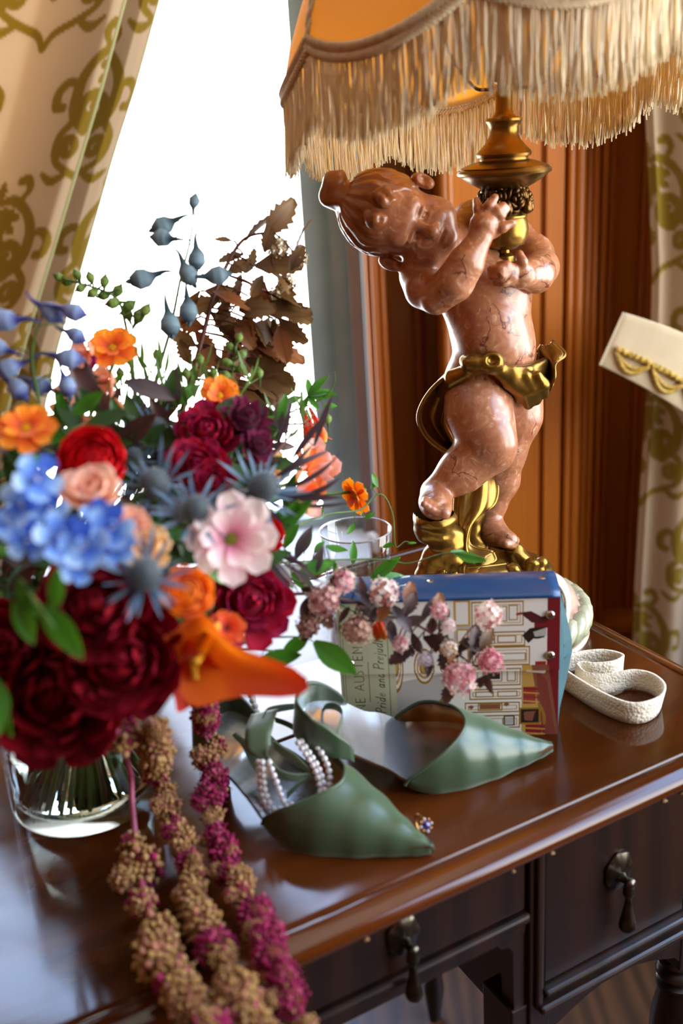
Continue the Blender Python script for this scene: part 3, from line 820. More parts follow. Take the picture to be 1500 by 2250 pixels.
# ================================================================== cherub table lamp
LY = 0.985; LX = P(1107, 360, LY).x
def Q(px, py, dy=0.0): return P(px, py, LY + dy)
def zq(py): return P(1107, py, LY).z
PX = (P(1108, 600, LY) - P(1107, 600, LY)).length        # metres per pixel near the figure
def marble_mat():
    m = bpy.data.materials.new('terracotta_marble'); m.use_nodes = True
    nt = m.node_tree; N = nt.nodes; L = nt.links; b = N['Principled BSDF']
    tc = N.new('ShaderNodeTexCoord')
    n1 = N.new('ShaderNodeTexNoise'); n1.inputs['Scale'].default_value = 75; n1.inputs['Detail'].default_value = 7; n1.inputs['Distortion'].default_value = 2.2
    n2 = N.new('ShaderNodeTexNoise'); n2.inputs['Scale'].default_value = 14; n2.inputs['Detail'].default_value = 4
    vo = N.new('ShaderNodeTexVoronoi'); vo.feature = 'DISTANCE_TO_EDGE'; vo.inputs['Scale'].default_value = 17
    wn = N.new('ShaderNodeTexNoise'); wn.inputs['Scale'].default_value = 40; wn.inputs['Detail'].default_value = 4
    mixv = N.new('ShaderNodeVectorMath'); mixv.operation = 'MULTIPLY_ADD'; mixv.inputs[1].default_value = (0.05, 0.05, 0.05)
    L.new(tc.outputs['Object'], n1.inputs['Vector']); L.new(tc.outputs['Object'], n2.inputs['Vector']); L.new(tc.outputs['Object'], wn.inputs['Vector'])
    L.new(wn.outputs['Color'], mixv.inputs[0]); L.new(tc.outputs['Object'], mixv.inputs[2]); L.new(mixv.outputs[0], vo.inputs['Vector'])
    r1 = N.new('ShaderNodeValToRGB'); e = r1.color_ramp.elements
    e[0].position = 0.36; e[0].color = (*srgb('#9c6244'), 1); e[1].position = 0.76; e[1].color = (*srgb('#cfb294'), 1)
    k = e.new(0.58); k.color = (*srgb('#ae7652'), 1)
    L.new(n1.outputs[0], r1.inputs[0])
    r2 = N.new('ShaderNodeValToRGB'); r2.color_ramp.elements[0].position = 0.35; r2.color_ramp.elements[1].position = 0.7
    r2.color_ramp.elements[0].color = (0.78, 0.7, 0.64, 1)
    L.new(n2.outputs[0], r2.inputs[0])
    mu = N.new('ShaderNodeMix'); mu.data_type = 'RGBA'; mu.blend_type = 'MULTIPLY'; mu.inputs['Factor'].default_value = 0.8
    L.new(r1.outputs[0], mu.inputs['A']); L.new(r2.outputs[0], mu.inputs['B'])
    r3 = N.new('ShaderNodeValToRGB'); r3.color_ramp.elements[0].position = 0.0; r3.color_ramp.elements[1].position = 0.022
    r3.color_ramp.elements[0].color = (*srgb('#80604e'), 1)
    L.new(vo.outputs['Distance'], r3.inputs[0])
    mk = N.new('ShaderNodeMath'); mk.operation = 'GREATER_THAN'; mk.inputs[1].default_value = 0.54; L.new(n2.outputs[0], mk.inputs[0])
    m2 = N.new('ShaderNodeMix'); m2.data_type = 'RGBA'; m2.blend_type = 'MULTIPLY'
    L.new(mk.outputs[0], m2.inputs['Factor']); L.new(mu.outputs['Result'], m2.inputs['A']); L.new(r3.outputs[0], m2.inputs['B'])
    L.new(m2.outputs['Result'], b.inputs['Base Color'])
    b.inputs['Roughness'].default_value = 0.34; b.inputs['Coat Weight'].default_value = 0.22; b.inputs['Coat Roughness'].default_value = 0.08
    bp = N.new('ShaderNodeBump'); bp.inputs['Strength'].default_value = 0.08; bp.inputs['Distance'].default_value = 0.002
    L.new(n1.outputs[0], bp.inputs['Height']); L.new(bp.outputs[0], b.inputs['Normal'])
    return m
M_SKIN = marble_mat()
M_HAIR = mat('painted_hair', '#94562e', 0.32, coat=0.35, noise=(60, '#70401f', 1.6))
M_GILT = mat('gilt', '#9a7530', 0.30, metal=0.85, noise=(45, '#5a3c14', 1.6), bump=(150, 0.12))
M_GILT_D = mat('dark_gilt', '#6b4a1c', 0.30, metal=0.9, noise=(60, '#2b190a', 1.6), bump=(200, 0.15))
M_BRONZE = mat('bronze_turning', '#8c6526', 0.30, metal=0.9, noise=(25, '#5f3f16', 1.4))
lamp = thing('table_lamp', 'cherub table lamp with scalloped cream fringed shade and gilded urn', 'lamp', (LX, LY, TABLE))

# ---- plinth
BC = Vector((LX - 0.006, LY, TABLE))
MB().lathe([(0.094, 0), (0.095, 0.003), (0.093, 0.007), (0.086, 0.010), (0.086, 0.034), (0.080, 0.038), (0.079, 0.044), (0.074, 0.050), (0.066, 0.053), (0.0, 0.053)], 64, BC).obj('plinth', mat('plinth_marble', '#b9a893', 0.3, coat=0.3, noise=(30, '#a8765a', 1.5)), lamp, sharp=35)
m = MB()
for k in range(30):                                       # twisted reeding round the plinth
    a = 2 * PI * k / 30
    pts = [BC + Vector((0.0885 * math.cos(a + t * 0.30), 0.0885 * math.sin(a + t * 0.30), 0.009 + 0.027 * t)) for t in (0, .25, .5, .75, 1)]
    m.tube(pts, [0.004, 0.0095, 0.0105, 0.0095, 0.004], 8)
m.obj('reeded_rim', mat('rim_marble', '#b7b392', 0.32, coat=0.3, noise=(70, '#6f7354', 1.6)), lamp)['kind'] = 'stuff'

# ---- the figure
LO = Q(690, 1330, 0.1); HI = Q(1260, 350, 0.1)
body = SDF((LX - 0.135, LY - 0.115, TABLE + 0.055), (LX + 0.065, LY + 0.095, zq(352)), 0.0014)
def ch(pts, rads, k=0.008): body.chain([Q(*p) for p in pts], rads, k)
# trunk
body.ell(Q(1078, 832, 0.005), (0.043, 0.036, 0.036), k=0.01)
body.ell(Q(1086, 762, 0.0), (0.0405, 0.039, 0.042), k=0.014)
body.ell(Q(1080, 735, -0.022), (0.027, 0.020, 0.030), k=0.014)
body.ell(Q(1070, 690, 0.003), (0.0395, 0.033, 0.038), k=0.016)
body.ell(Q(1045, 630, 0.008), (0.041, 0.031, 0.033), k=0.016)
body.ell(Q(1040, 622, -0.017), (0.022, 0.012, 0.018), k=0.012)
body.ell(Q(1098, 622, -0.014), (0.020, 0.012, 0.016), k=0.012)
ch([(1000, 575, 0.005), (985, 555, 0.005), (940, 535, -0.002)], [0.028, 0.024, 0.024], 0.014)
body.cap(Q(1110, 640, 0.01), Q(1025, 520, 0.028), 0.024, 0.022, 0.016)
# his right arm: shoulder, elbow, forearm up to the urn
ch([(985, 596, 0.0), (930, 606, -0.012)], [0.026, 0.0205], 0.008)
ch([(922, 606, -0.018), (934, 634, -0.034), (958, 652, -0.048)], [0.0195, 0.0195, 0.0165], 0.0015)
ch([(958, 652, -0.050), (998, 620, -0.062), (1024, 578, -0.064), (1052, 527, -0.060)], [0.0160, 0.0182, 0.0165, 0.0110], 0.0012)
# his right hand
ch([(1054, 520, -0.060), (1063, 494, -0.058), (1072, 480, -0.055)], [0.0108, 0.0122, 0.0102], 0.003)
body.ell(Q(1080, 494, -0.052), (0.0115, 0.008, 0.0125), k=0.006)
for pts, r in (([(1056, 478, -0.055), (1050, 458, -0.056), (1046, 441, -0.048)], 0.0042), ([(1064, 470, -0.056), (1074, 452, -0.061), (1087, 434, -0.058)], 0.0044),
               ([(1078, 478, -0.056), (1092, 464, -0.062), (1104, 451, -0.058)], 0.0043), ([(1088, 486, -0.055), (1100, 473, -0.061), (1113, 458, -0.056)], 0.0041),
               ([(1088, 505, -0.054), (1104, 500, -0.062), (1126, 489, -0.060)], 0.0045)):
    ch(pts, [r * 1.15, r, r * 0.82], 0.0025)
# his left arm behind the urn, forearm returning in front
ch([(1028, 515, 0.03), (1040, 492, 0.045), (1120, 520, 0.055), (1172, 560, 0.040)], [0.022, 0.021, 0.0195, 0.019], 0.01)
ch([(1172, 560, 0.040), (1188, 588, 0.015)], [0.019, 0.0178], 0.006)
ch([(1188, 588, 0.015), (1176, 603, -0.012), (1150, 605, -0.036)], [0.0178, 0.0178, 0.0122], 0.002)
body.ell(Q(1136, 603, -0.040), (0.0135, 0.0085, 0.012), k=0.006)
for pts, r in (([(1128, 590, -0.046), (1112, 583, -0.050), (1097, 582, -0.044)], 0.0042), ([(1124, 598, -0.048), (1100, 592, -0.052), (1078, 592, -0.045)], 0.0044),
               ([(1124, 607, -0.048), (1100, 606, -0.052), (1080, 607, -0.045)], 0.0043), ([(1126, 616, -0.046), (1106, 620, -0.049), (1089, 622, -0.043)], 0.0040),
               ([(1148, 592, -0.042), (1148, 575, -0.046), (1141, 558, -0.044)], 0.0045)):
    ch(pts, [r * 1.1, r, r * 0.85], 0.0025)
# his right leg: bent, foot on the rock
ch([(1048, 848, -0.008), (1052, 905, -0.026), (1068, 955, -0.040), (1080, 984, -0.045)], [0.034, 0.0315, 0.0275, 0.0235], 0.010)
body.ell(Q(1090, 972, -0.056), (0.015, 0.012, 0.015), k=0.012)
ch([(1076, 990, -0.042), (1040, 1010, -0.040), (1012, 1036, -0.041), (955, 1080, -0.046)], [0.0225, 0.0228, 0.0215, 0.0135], 0.008)
ch([(958, 1084, -0.044), (956, 1104, -0.060), (958, 1112, -0.072)], [0.0140, 0.0150, 0.0125], 0.006)
body.ell(Q(962, 1120, -0.070), (0.0130, 0.012, 0.007), k=0.006)
for x, y, r in ((931, 1106, 0.0036), (939, 1112, 0.0040), (949, 1119, 0.0044), (960, 1125, 0.0047), (976, 1127, 0.0062)):
    body.cap(Q(x + 3, y - 8, -0.080), Q(x, y + 1, -0.0905), r, r, 0.0010)
# his left leg: straight
ch([(1128, 855, 0.012), (1128, 915, 0.012), (1112, 985, 0.008), (1107, 1005, 0.008)], [0.031, 0.0275, 0.0200, 0.0190], 0.010)
ch([(1107, 1005, 0.008), (1098, 1055, 0.012), (1080, 1110, 0.010), (1068, 1150, 0.006)], [0.0190, 0.0195, 0.0145, 0.0118], 0.008)
ch([(1064, 1165, 0.010), (1082, 1168, -0.004), (1118, 1188, -0.024)], [0.0125, 0.0135, 0.0095], 0.008)
for x, y, dy in ((1112, 1196, -0.034), (1120, 1197, -0.031), (1127, 1196, -0.027), (1131, 1192, -0.022), (1133, 1187, -0.017)):
    body.cap(Q(x - 10, y - 4, dy + 0.008), Q(x, y, dy), 0.0048, 0.0042, 0.0018)
# head: u towards the crown, s towards his left ear, f towards the viewer
H0 = Q(870, 481, -0.012)
U_ = (Q(778, 442, -0.014) - H0).normalized()
F_ = Vector((0.10, -1.0, 0.03)); F_ = (F_ - U_ * F_.dot(U_)).normalized()
S_ = F_.cross(U_)
if (Q(911, 390, -0.014) - H0).dot(S_) < 0: S_ = -S_
HR = np.array(Matrix((U_, S_, F_)).transposed())
def hp(u, s, f): return H0 + U_ * (u * PX) + S_ * (s * PX) + F_ * f
def he(u, s, f, ru, rs, rf, k=0.006, op='add', sd=body): sd.ell(hp(u, s, f), (ru, rs, rf), HR, k, op)
he(28, 0, 0.0, 0.0410, 0.0365, 0.0400)
he(-62, 2, 0.008, 0.0245, 0.0300, 0.0290, 0.014)
he(-78, 37, 0.017, 0.0145, 0.0140, 0.0150, 0.012); he(-78, -35, 0.017, 0.0145, 0.0140, 0.0150, 0.012)
he(-112, 2, 0.022, 0.0085, 0.0105, 0.0105, 0.010)                                 # chin
he(-9, 24, 0.032, 0.0075, 0.0125, 0.0062, 0.010); he(-9, -22, 0.032, 0.0075, 0.0125, 0.0062, 0.010)     # brow
for s in (27, -25):
    he(-41, s, 0.0405, 0.0080, 0.0095, 0.0095, 0.003, 'sub')
    he(-41, s, 0.0297, 0.0054, 0.0062, 0.0054, 0.0008)
    body.cap(hp(-32, s - 11, 0.0345), hp(-32, s + 11, 0.0345), 0.0022, 0.0022, 0.001)
    body.cap(hp(-51, s - 9, 0.0335), hp(-51, s + 9, 0.0335), 0.0018, 0.0018, 0.001)
    he(-42, s + 2, 0.0357, 0.0021, 0.0021, 0.0034, 0.0006, 'sub')
body.cap(hp(-28, 2, 0.0335), hp(-62, 2, 0.0395), 0.0040, 0.0050, 0.004)             # nose
he(-68, 2, 0.0415, 0.0058, 0.0062, 0.0058, 0.003)
for s in (9, -5): he(-68, s + 2, 0.0385, 0.0045, 0.0042, 0.0042, 0.002)
for s in (8, -4): he(-76, s, 0.0415, 0.0020, 0.0019, 0.0030, 0.0006, 'sub')
body.cap(hp(-86, -9, 0.0330), hp(-86, 13, 0.0330), 0.0036, 0.0036, 0.003)           # lips
body.cap(hp(-97, -6, 0.0305), hp(-97, 10, 0.0305), 0.0038, 0.0038, 0.003)
body.cap(hp(-91, -13, 0.0360), hp(-91, 17, 0.0360), 0.0018, 0.0018, 0.0008, 'sub')
for s, k in ((92, 1), (-90, -1)):
    he(-22, s, 0.002, 0.0115, 0.0062, 0.0090, 0.004)
    he(-24, s + 3 * k, 0.009, 0.0070, 0.0042, 0.0050, 0.002, 'sub')
    he(-36, s - 2 * k, 0.004, 0.0040, 0.0040, 0.0050, 0.003)
fig = body.mesh('cherub_body', M_SKIN, lamp, smooth=1)
# hair
hair = SDF((LX - 0.185, LY - 0.085, zq(620)), (LX - 0.03, LY + 0.06, zq(352)), 0.0015)
def hh(*a, **k): he(*a, sd=hair, **k)
hh(30, 0, -0.002, 0.0432, 0.0392, 0.0418)
hh(-70, 1, 0.040, 0.048, 0.0345, 0.040, k=0.006, op='sub')
hh(-95, 0, 0.01, 0.046, 0.060, 0.05, k=0.004, op='sub')
hair.ell(Q(735, 417, -0.008), (0.0185, 0.0135, 0.0140), np.array(Matrix(((Q(722, 462, 0) - Q(742, 380, 0)).normalized(), F_, (Q(722, 462, 0) - Q(742, 380, 0)).normalized().cross(F_))).transposed()), 0.005)
hair.cap(hp(118, 0, 0.0), Q(742, 425, -0.008), 0.012, 0.010, 0.006)
# forelock: two curls
for cy, sg in ((22, 1), (-18, -1)):
    c = (50, cy)
    pts = [hp(c[0] + (16 - 0.9 * i) * math.cos(0.55 * i), c[1] + sg * (16 - 0.9 * i) * math.sin(0.55 * i), 0.0405 + 0.0006 * i) for i in range(13)]
    hair.chain(pts, [0.0052 - 0.00015 * i for i in range(13)], 0.0018)
ctr = np.array(H0 + U_ * (30 * PX)); Un, Sn, Fn = np.array(U_), np.array(S_), np.array(F_)
bun = np.array(Q(735, 417, -0.008))
def groove(X):
    d = X - ctr; u = d @ Un; s = d @ Sn; f = d @ Fn
    ph = np.arctan2(s, f)
    g = np.sin(17 * ph + 2.0 * np.sin(u * 90) + 1.3 * np.sin(u * 210)) * 0.0009 + np.sin(41 * ph + 3 * np.sin(u * 140)) * 0.0004
    nb = np.linalg.norm(X - bun, axis=1) < 0.024
    g[nb] = 0.0011 * np.sin((X[nb] - bun) @ (Sn * 260 + Fn * 130) + 2 * np.sin((X[nb] - bun) @ Un * 150))
    return g
hair.mesh('hair', M_HAIR, fig, smooth=1, disp=groove)

# ---- gilded rockwork and drapery
rock = SDF((LX - 0.105, LY - 0.115, TABLE + 0.035), (LX + 0.065, LY + 0.085, zq(1080)), 0.002)
def rk(pts, rads, k=0.006): rock.chain([Q(*p) for p in pts], rads, k)
zb = TABLE + 0.05
rock.ell((LX - 0.015, LY - 0.002, TABLE + 0.052), (0.060, 0.062, 0.020), k=0.006)
rock.ell((LX + 0.004, LY - 0.002, TABLE + 0.070), (0.046, 0.050, 0.016), k=0.01)
rk([(975, 1275, -0.045), (985, 1225, -0.045), (985, 1190, -0.048)], [0.024, 0.020, 0.019], 0.008)
rock.ell(Q(957, 1168, -0.052), (0.0205, 0.021, 0.015), k=0.004)
rock.ell(Q(955, 1140, -0.054), (0.0215, 0.023, 0.013), k=0.004)
rock.ell(Q(930, 1150, -0.045), (0.010, 0.012, 0.018), k=0.006)
rk([(1000, 1260, -0.02), (1035, 1215, 0.0), (1035, 1120, 0.005), (1045, 1050, 0.005)], [0.030, 0.020, 0.014, 0.012], 0.010)
rk([(1090, 1250, -0.01), (1100, 1220, -0.008), (1130, 1215, -0.012)], [0.022, 0.013, 0.010], 0.008)
rk([(1130, 1215, -0.02), (1165, 1260, -0.03), (1185, 1300, -0.03)], [0.011, 0.011, 0.012], 0.004)
rk([(960, 1280, -0.07), (975, 1255, -0.072)], [0.006, 0.003], 0.002)
rk([(985, 1282, -0.075), (1000, 1258, -0.075)], [0.006, 0.003], 0.002)
rk([(940, 1300, -0.05), (948, 1230, -0.05)], [0.018, 0.012], 0.006)
for pts, r in (([(1145, 1285, -0.06), (1128, 1250, -0.062)], 0.0075), ([(1155, 1285, -0.06), (1168, 1240, -0.060)], 0.0075), ([(1160, 1288, -0.06), (1185, 1266, -0.055)], 0.0075),
               ([(1130, 1290, -0.062), (1108, 1268, -0.062)], 0.0080), ([(1178, 1280, -0.05), (1190, 1235, -0.045)], 0.0065)):
    rk(pts, [0.005, r], 0.002)
def rough(X): return 0.0012 * np.sin(X[:, 0] * 190 + 2 * np.sin(X[:, 2] * 160)) * np.sin(X[:, 2] * 230 + X[:, 1] * 120)
rock.mesh('gilded_rock', M_GILT, lamp, smooth=2, disp=rough)

def sheet(name, A, B, bulge=0.0, nb=10, n=36, mat_=M_GILT, rim=0.0022, folds=0.0, fk=5, parent=lamp, thick=0.003, dirv=Vector((0, -1, 0))):
    "ruled cloth between two edge curves with a bulge and folds, rolled rims"
    a = bez([Q(*p) for p in A], n); b = bez([Q(*p) for p in B], n)
    k = min(len(a), len(b)); a = a[:k]; b = b[:k]
    rows = []
    for i in range(k):
        row = []
        for j in range(nb + 1):
            t = j / nb
            p = a[i].lerp(b[i], t) + dirv * (bulge * math.sin(PI * t) + folds * math.sin(fk * 2 * PI * t + 2.0 * i / k) * math.sin(PI * t) ** 0.5)
            row.append(p)
        rows.append(row)
    m = MB().grid(rows)
    o = m.obj(name, mat_, parent)
    s = o.modifiers.new('thickness', 'SOLIDIFY'); s.thickness = thick; s.offset = 0
    if rim:
        m = MB(); m.tube(a, rim, 8); m.tube(b, rim, 8); m.obj('rolled_hem', mat_, o)
    return o
# loop of cloth behind the right thigh
sheet('drapery', [(1010, 812, -0.028), (962, 842, -0.020), (930, 882, -0.012), (919, 922, -0.008), (938, 962, -0.004), (978, 992, -0.006), (1000, 995, -0.01)],
      [(1020, 830, -0.034), (1000, 860, -0.010), (985, 890, 0.004), (975, 925, 0.010), (985, 955, 0.008), (1000, 980, 0.0), (1010, 990, -0.01)], bulge=-0.016, n=48, dirv=Vector((0, -1, 0)))
# sash across the hips, in gathered strands
wst = SDF((LX - 0.09, LY - 0.10, zq(930)), (LX + 0.075, LY + 0.08, zq(735)), 0.0016)
def ws(pts, r, k=0.002): wst.chain([Q(*p) for p in pts], r if hasattr(r, '__len__') else [r] * len(pts), k)
for dy_, r in ((0, 0.0045), (9, 0.005), (19, 0.005), (28, 0.004)):
    ws([(968, 842 + dy_ * 0.9, -0.008), (990, 822 + dy_ * 0.8, -0.028), (1030, 808 + dy_ * 0.5, -0.042), (1060, 802 + dy_ * 0.25, -0.047)], r)
for dy_, r in ((0, 0.0045), (10, 0.0052), (20, 0.0055), (32, 0.0055), (44, 0.005)):
    ws([(1088, 806 + dy_ * 0.2, -0.046), (1125, 812 + dy_ * 0.7, -0.044), (1160, 812 + dy_ * 1.1, -0.034), (1195, 795 + dy_ * 1.3, -0.012)], r)
for x0, x1, yb in ((1105, 1120, 855), (1118, 1140, 876), (1135, 1160, 890), (1155, 1178, 880), (1180, 1195, 865)):
    ws([(x0, 825, -0.043), ((x0 + x1) / 2 + 4, (825 + yb) / 2, -0.040), (x1, yb, -0.026)], [0.005, 0.0062, 0.0050], 0.004)
ws([(1000, 838, 0.02), (1075, 850, 0.042), (1150, 845, 0.035), (1195, 820, 0.0)], 0.010, 0.006)
wst.ell(Q(1040, 797, -0.047), (0.012, 0.009, 0.0085), k=0.002)                   # knot
wst.ell(Q(1079, 797, -0.049), (0.0125, 0.010, 0.0115), k=0.002)
wst.ell(Q(1082, 792, -0.058), (0.006, 0.006, 0.005), k=0.002, op='sub')
wst.ell(Q(1022, 793, -0.042), (0.006, 0.006, 0.0065), k=0.002)
wst.mesh('sash', M_GILT, lamp, smooth=2)
# flying end at the right hip
sheet('drapery', [(1196, 870, -0.012), (1204, 838, -0.010), (1206, 805, -0.004), (1184, 775, 0.004), (1190, 758, 0.006)],
      [(1192, 868, -0.020), (1216, 832, -0.024), (1218, 800, -0.020), (1240, 778, -0.008), (1212, 750, 0.004)], bulge=0.010, n=32, folds=0.002)
sheet('drapery', [(1184, 775, 0.004), (1182, 800, 0.0), (1180, 840, -0.008)], [(1206, 805, -0.004), (1204, 822, -0.008), (1196, 868, -0.012)], bulge=-0.008, n=24)
# ribbon of cloth falling between the legs to the base
sheet('drapery', [(1022, 1035, -0.015), (1004, 1078, -0.022), (1000, 1120, -0.030), (1004, 1170, -0.040), (1012, 1215, -0.050), (1028, 1232, -0.058)],
      [(1080, 1018, 0.004), (1092, 1062, -0.006), (1084, 1108, -0.018), (1040, 1140, -0.036), (1030, 1195, -0.046), (1082, 1214, -0.050)], bulge=0.012, n=50, folds=0.0035, fk=2)
sheet('drapery', [(1028, 1232, -0.058), (1020, 1244, -0.066), (1022, 1262, -0.074), (1060, 1284, -0.078)], [(1082, 1214, -0.050), (1086, 1232, -0.056), (1060, 1246, -0.066), (1112, 1252, -0.060)], bulge=0.006, n=30)
sheet('drapery', [(1060, 1284, -0.078), (1090, 1283, -0.074), (1114, 1262, -0.062)], [(1024, 1250, -0.070), (1062, 1246, -0.068), (1112, 1240, -0.056)], bulge=0.008, n=24)

# ---- urn, roses, turned bronze column
def hw(w): return w * PX
def zl(py): return zq(py)
AX = Vector((LX, LY, 0))
def turned(name, prof, m, sharp=35): return MB().lathe([(max(hw(w), 1e-5), zl(py)) for w, py in prof], 48, AX).obj(name, m, lamp, sharp=sharp)
turned('finial_knob', [(8, 592), (18, 586), (24, 574), (22, 562), (12, 555), (11, 548)], M_GILT)
turned('urn', [(10, 549), (26, 546), (42, 538), (50, 522), (52, 504), (50, 488), (47, 480), (49, 478), (49, 474), (46, 470), (43, 465), (40, 462)], M_GILT)
turned('rose_collar', [(38, 466), (36, 440), (38, 412)], M_GILT_D)
turned('drip_pan', [(40, 416), (50, 413), (66, 404), (82, 394), (90, 387), (93, 384), (98, 382), (100, 377), (98, 371), (93, 369), (94, 367), (78, 360), (62, 354), (54, 352)], M_BRONZE)
turned('column', [(50, 354), (51, 350), (50, 346), (56, 344), (58, 338), (56, 333), (46, 322), (35, 308), (30, 294), (30, 280), (35, 270), (38, 266), (38, 261), (35, 258), (26, 257), (20, 250), (17.5, 242), (17.5, 200), (14, 198)], M_BRONZE)
# socket, harp, finial inside the shade
turned('socket', [(14, 200), (15, 185), (20, 180), (20, 140), (16, 132), (16, 120), (9, 118)], M_BRASS_D)
m = MB()
ht = zl(-430)
for sg in (-1, 1):
    m.tube(bez([AX + Vector((sg * 0.012, 0, zl(196))), AX + Vector((sg * 0.030, 0, zl(180))), AX + Vector((sg * 0.055, 0, zl(60))), AX + Vector((sg * 0.05, 0, zl(-150))), AX + Vector((0, 0, zl(-330)))], 32), 0.0016, 8)
m.obj('harp', M_BRASS_D, lamp)
m = MB(); m.lathe([(0.009, 0), (0.012, 0.02), (0.028, 0.055), (0.030, 0.075), (0.022, 0.098), (0.0, 0.108)], 24, AX + Vector((0, 0, zl(120)))); m.obj('bulb', mat('opal_bulb', '#efe9da', 0.35, trans=0.3), lamp)
# roses
def rose(c, d, r):
    R = frame(d); m = MB()
    m.ball(c, (r * 0.75, r * 0.75, r * 0.6), 12, 8, R)
    for ring, (rr, hgt, cnt) in enumerate(((0.95, 0.0, 5), (0.68, 0.32, 5), (0.40, 0.52, 4), (0.16, 0.60, 3))):
        for k in range(cnt):
            a0 = 2 * PI * (k + 0.4 * ring) / cnt
            pts = [Vector(c) + R @ Vector((rr * r * math.cos(a0 + t) * (1 + 0.10 * math.sin(t * 3)), rr * r * math.sin(a0 + t), r * (hgt - 0.15 * abs(t - 0.65)))) for t in [1.5 * i / 7 for i in range(8)]]
            m.tube(pts, [r * 0.10, r * 0.17, r * 0.19, r * 0.2, r * 0.2, r * 0.19, r * 0.16, r * 0.08], 7)
    return m
for k in range(7):
    a = -PI / 2 + 0.38 + k * 2 * PI / 7
    d = Vector((math.cos(a), math.sin(a), 0.12))
    c = AX + Vector((0, 0, zl(438 + 6 * (k % 2)))) + d * 0.0185
    rose(c, d, 0.0125 if k % 2 == 0 else 0.011).obj('rose', M_GILT_D, lamp)
    a += PI / 7; d = Vector((math.cos(a), math.sin(a), -0.1)); c = AX + Vector((0, 0, zl(446))) + d * 0.021
    m = MB()
    for t in (-0.5, 0.0, 0.5):
        q = Vector((math.cos(a + t * 0.6), math.sin(a + t * 0.6), 0)); m.ball(c + q * 0.004 + Vector((0, 0, 0.004 * math.cos(t * 3) - 0.003)), (0.0045, 0.0045, 0.0055), 8, 6)
    m.obj('berry_spray', M_GILT_D, lamp)

# ---- scalloped shade, braid and fringe; the shade sits askew on its harp
SH_R, SH_A, SH_B = 0.200, 0.10, -0.13
n_sh = Vector((-SH_A, -SH_B, 1)).normalized()
SH0 = Vector((LX, LY, CAMH + 0.066))
SHX = (Vector((1, 0, 0)) - n_sh * n_sh.x).normalized(); SHY = n_sh.cross(SHX)
RIB0 = math.radians(-90 - 16)
def shade_pt(th, r, z): return SH0 + SHX * (r * math.cos(th)) + SHY * (r * math.sin(th)) + n_sh * z
def scal(th):
    k = ((th - RIB0) / (PI / 4)) % 1.0
    return 0.024 * (1 - math.sin(PI * k) ** 0.85)
def shade_r(th, t):
    "t 0 at the rim .. 1 at the top; panels bow slightly outwards"
    k = ((th - RIB0) / (PI / 4)) % 1.0
    base = SH_R + (0.085 - SH_R) * (t ** 1.7) * 1.0
    return base * (1.0 - 0.018 * (1 - math.sin(PI * k)) * (1 - t) + 0.0 * t) - 0.012 * math.sin(PI * t)
SHH = 0.215
M_SHADE = mat('shade_silk', '#d8c08a', 0.7, thin=0.62, thin_col='#ffd060', noise=(14, '#cfa455', 1.6), bump=(600, 0.15, 0.0005))
M_TRIM = mat('trim_cord', '#cbb490', 0.8, noise=(200, '#a98f68', 2), sheen=0.2)
M_FRINGE = mat('fringe_thread', '#f0e4ca', 0.6, thin=0.45, thin_col='#f6e2ac', sheen=0.3)
m = MB(); tc_ = shade_pt(0, 0, SHH - 0.004)
for k in range(3): m.tube([tc_, shade_pt(k * 2.1, 0.080, SHH - 0.002)], 0.0015, 6)
m.tube([AX + Vector((0, 0, zl(-330))), tc_, tc_ + n_sh * 0.02], 0.003, 8)
m.obj('shade_spider', M_BRASS_D, lamp)
nth = 8 * 20
rows = []
for i in range(25):
    t = i / 24; row = []
    for k in range(nth):
        th = RIB0 + 2 * PI * k / nth
        z0 = scal(th)
        row.append(shade_pt(th, shade_r(th, t), z0 + (SHH - z0) * t))
    rows.append(row)
o = MB().grid(rows, closed=True).obj('lamp_shade', M_SHADE, lamp)
s = o.modifiers.new('thickness', 'SOLIDIFY'); s.thickness = 0.0012; s.offset = 1
shade = o
for k in range(8):                                       # cord along each rib
    th = RIB0 + k * PI / 4; m = MB()
    pts = [shade_pt(th, shade_r(th, i / 30) + 0.002, scal(th) + (SHH - scal(th)) * i / 30) for i in range(31)]
    for q in (0, PI):
        m.tube([p + SHX * (0.0016 * math.cos(j * 1.3 + q)) + n_sh * 0 + SHY * (0.0016 * math.sin(j * 1.3 + q)) for j, p in enumerate(pts)], 0.0020, 6)
    m.obj('rib_cord', M_TRIM, shade)
m = MB()                                                  # plaited braid: two rows of slanting stitches
NB = 8 * 44
for side in (0, 1):
    for k in range(NB):
        th = RIB0 + 2 * PI * (k + 0.5 * side) / NB
        p = shade_pt(th, shade_r(th, 0) + 0.0028, scal(th) - 0.0052 + 0.0072 * side)
        p2 = shade_pt(th + 0.02, shade_r(th + 0.02, 0) + 0.0028, scal(th + 0.02) - 0.0052 + 0.0072 * side)
        tg = (p2 - p).normalized()
        out = (p - SH0); out = (out - n_sh * out.dot(n_sh)).normalized()
        up = out.cross(tg) * (1 if out.cross(tg).dot(n_sh) > 0 else -1)
        d = (tg * 0.8 + up * (0.6 if side else -0.6)).normalized()
        m.ball(p, (0.0030, 0.0023, 0.0068), 6, 4, frame(d, out))
m.obj('braid', M_TRIM, shade)['kind'] = 'stuff'
m = MB(); rnd = random.Random(3)
NF = 1500
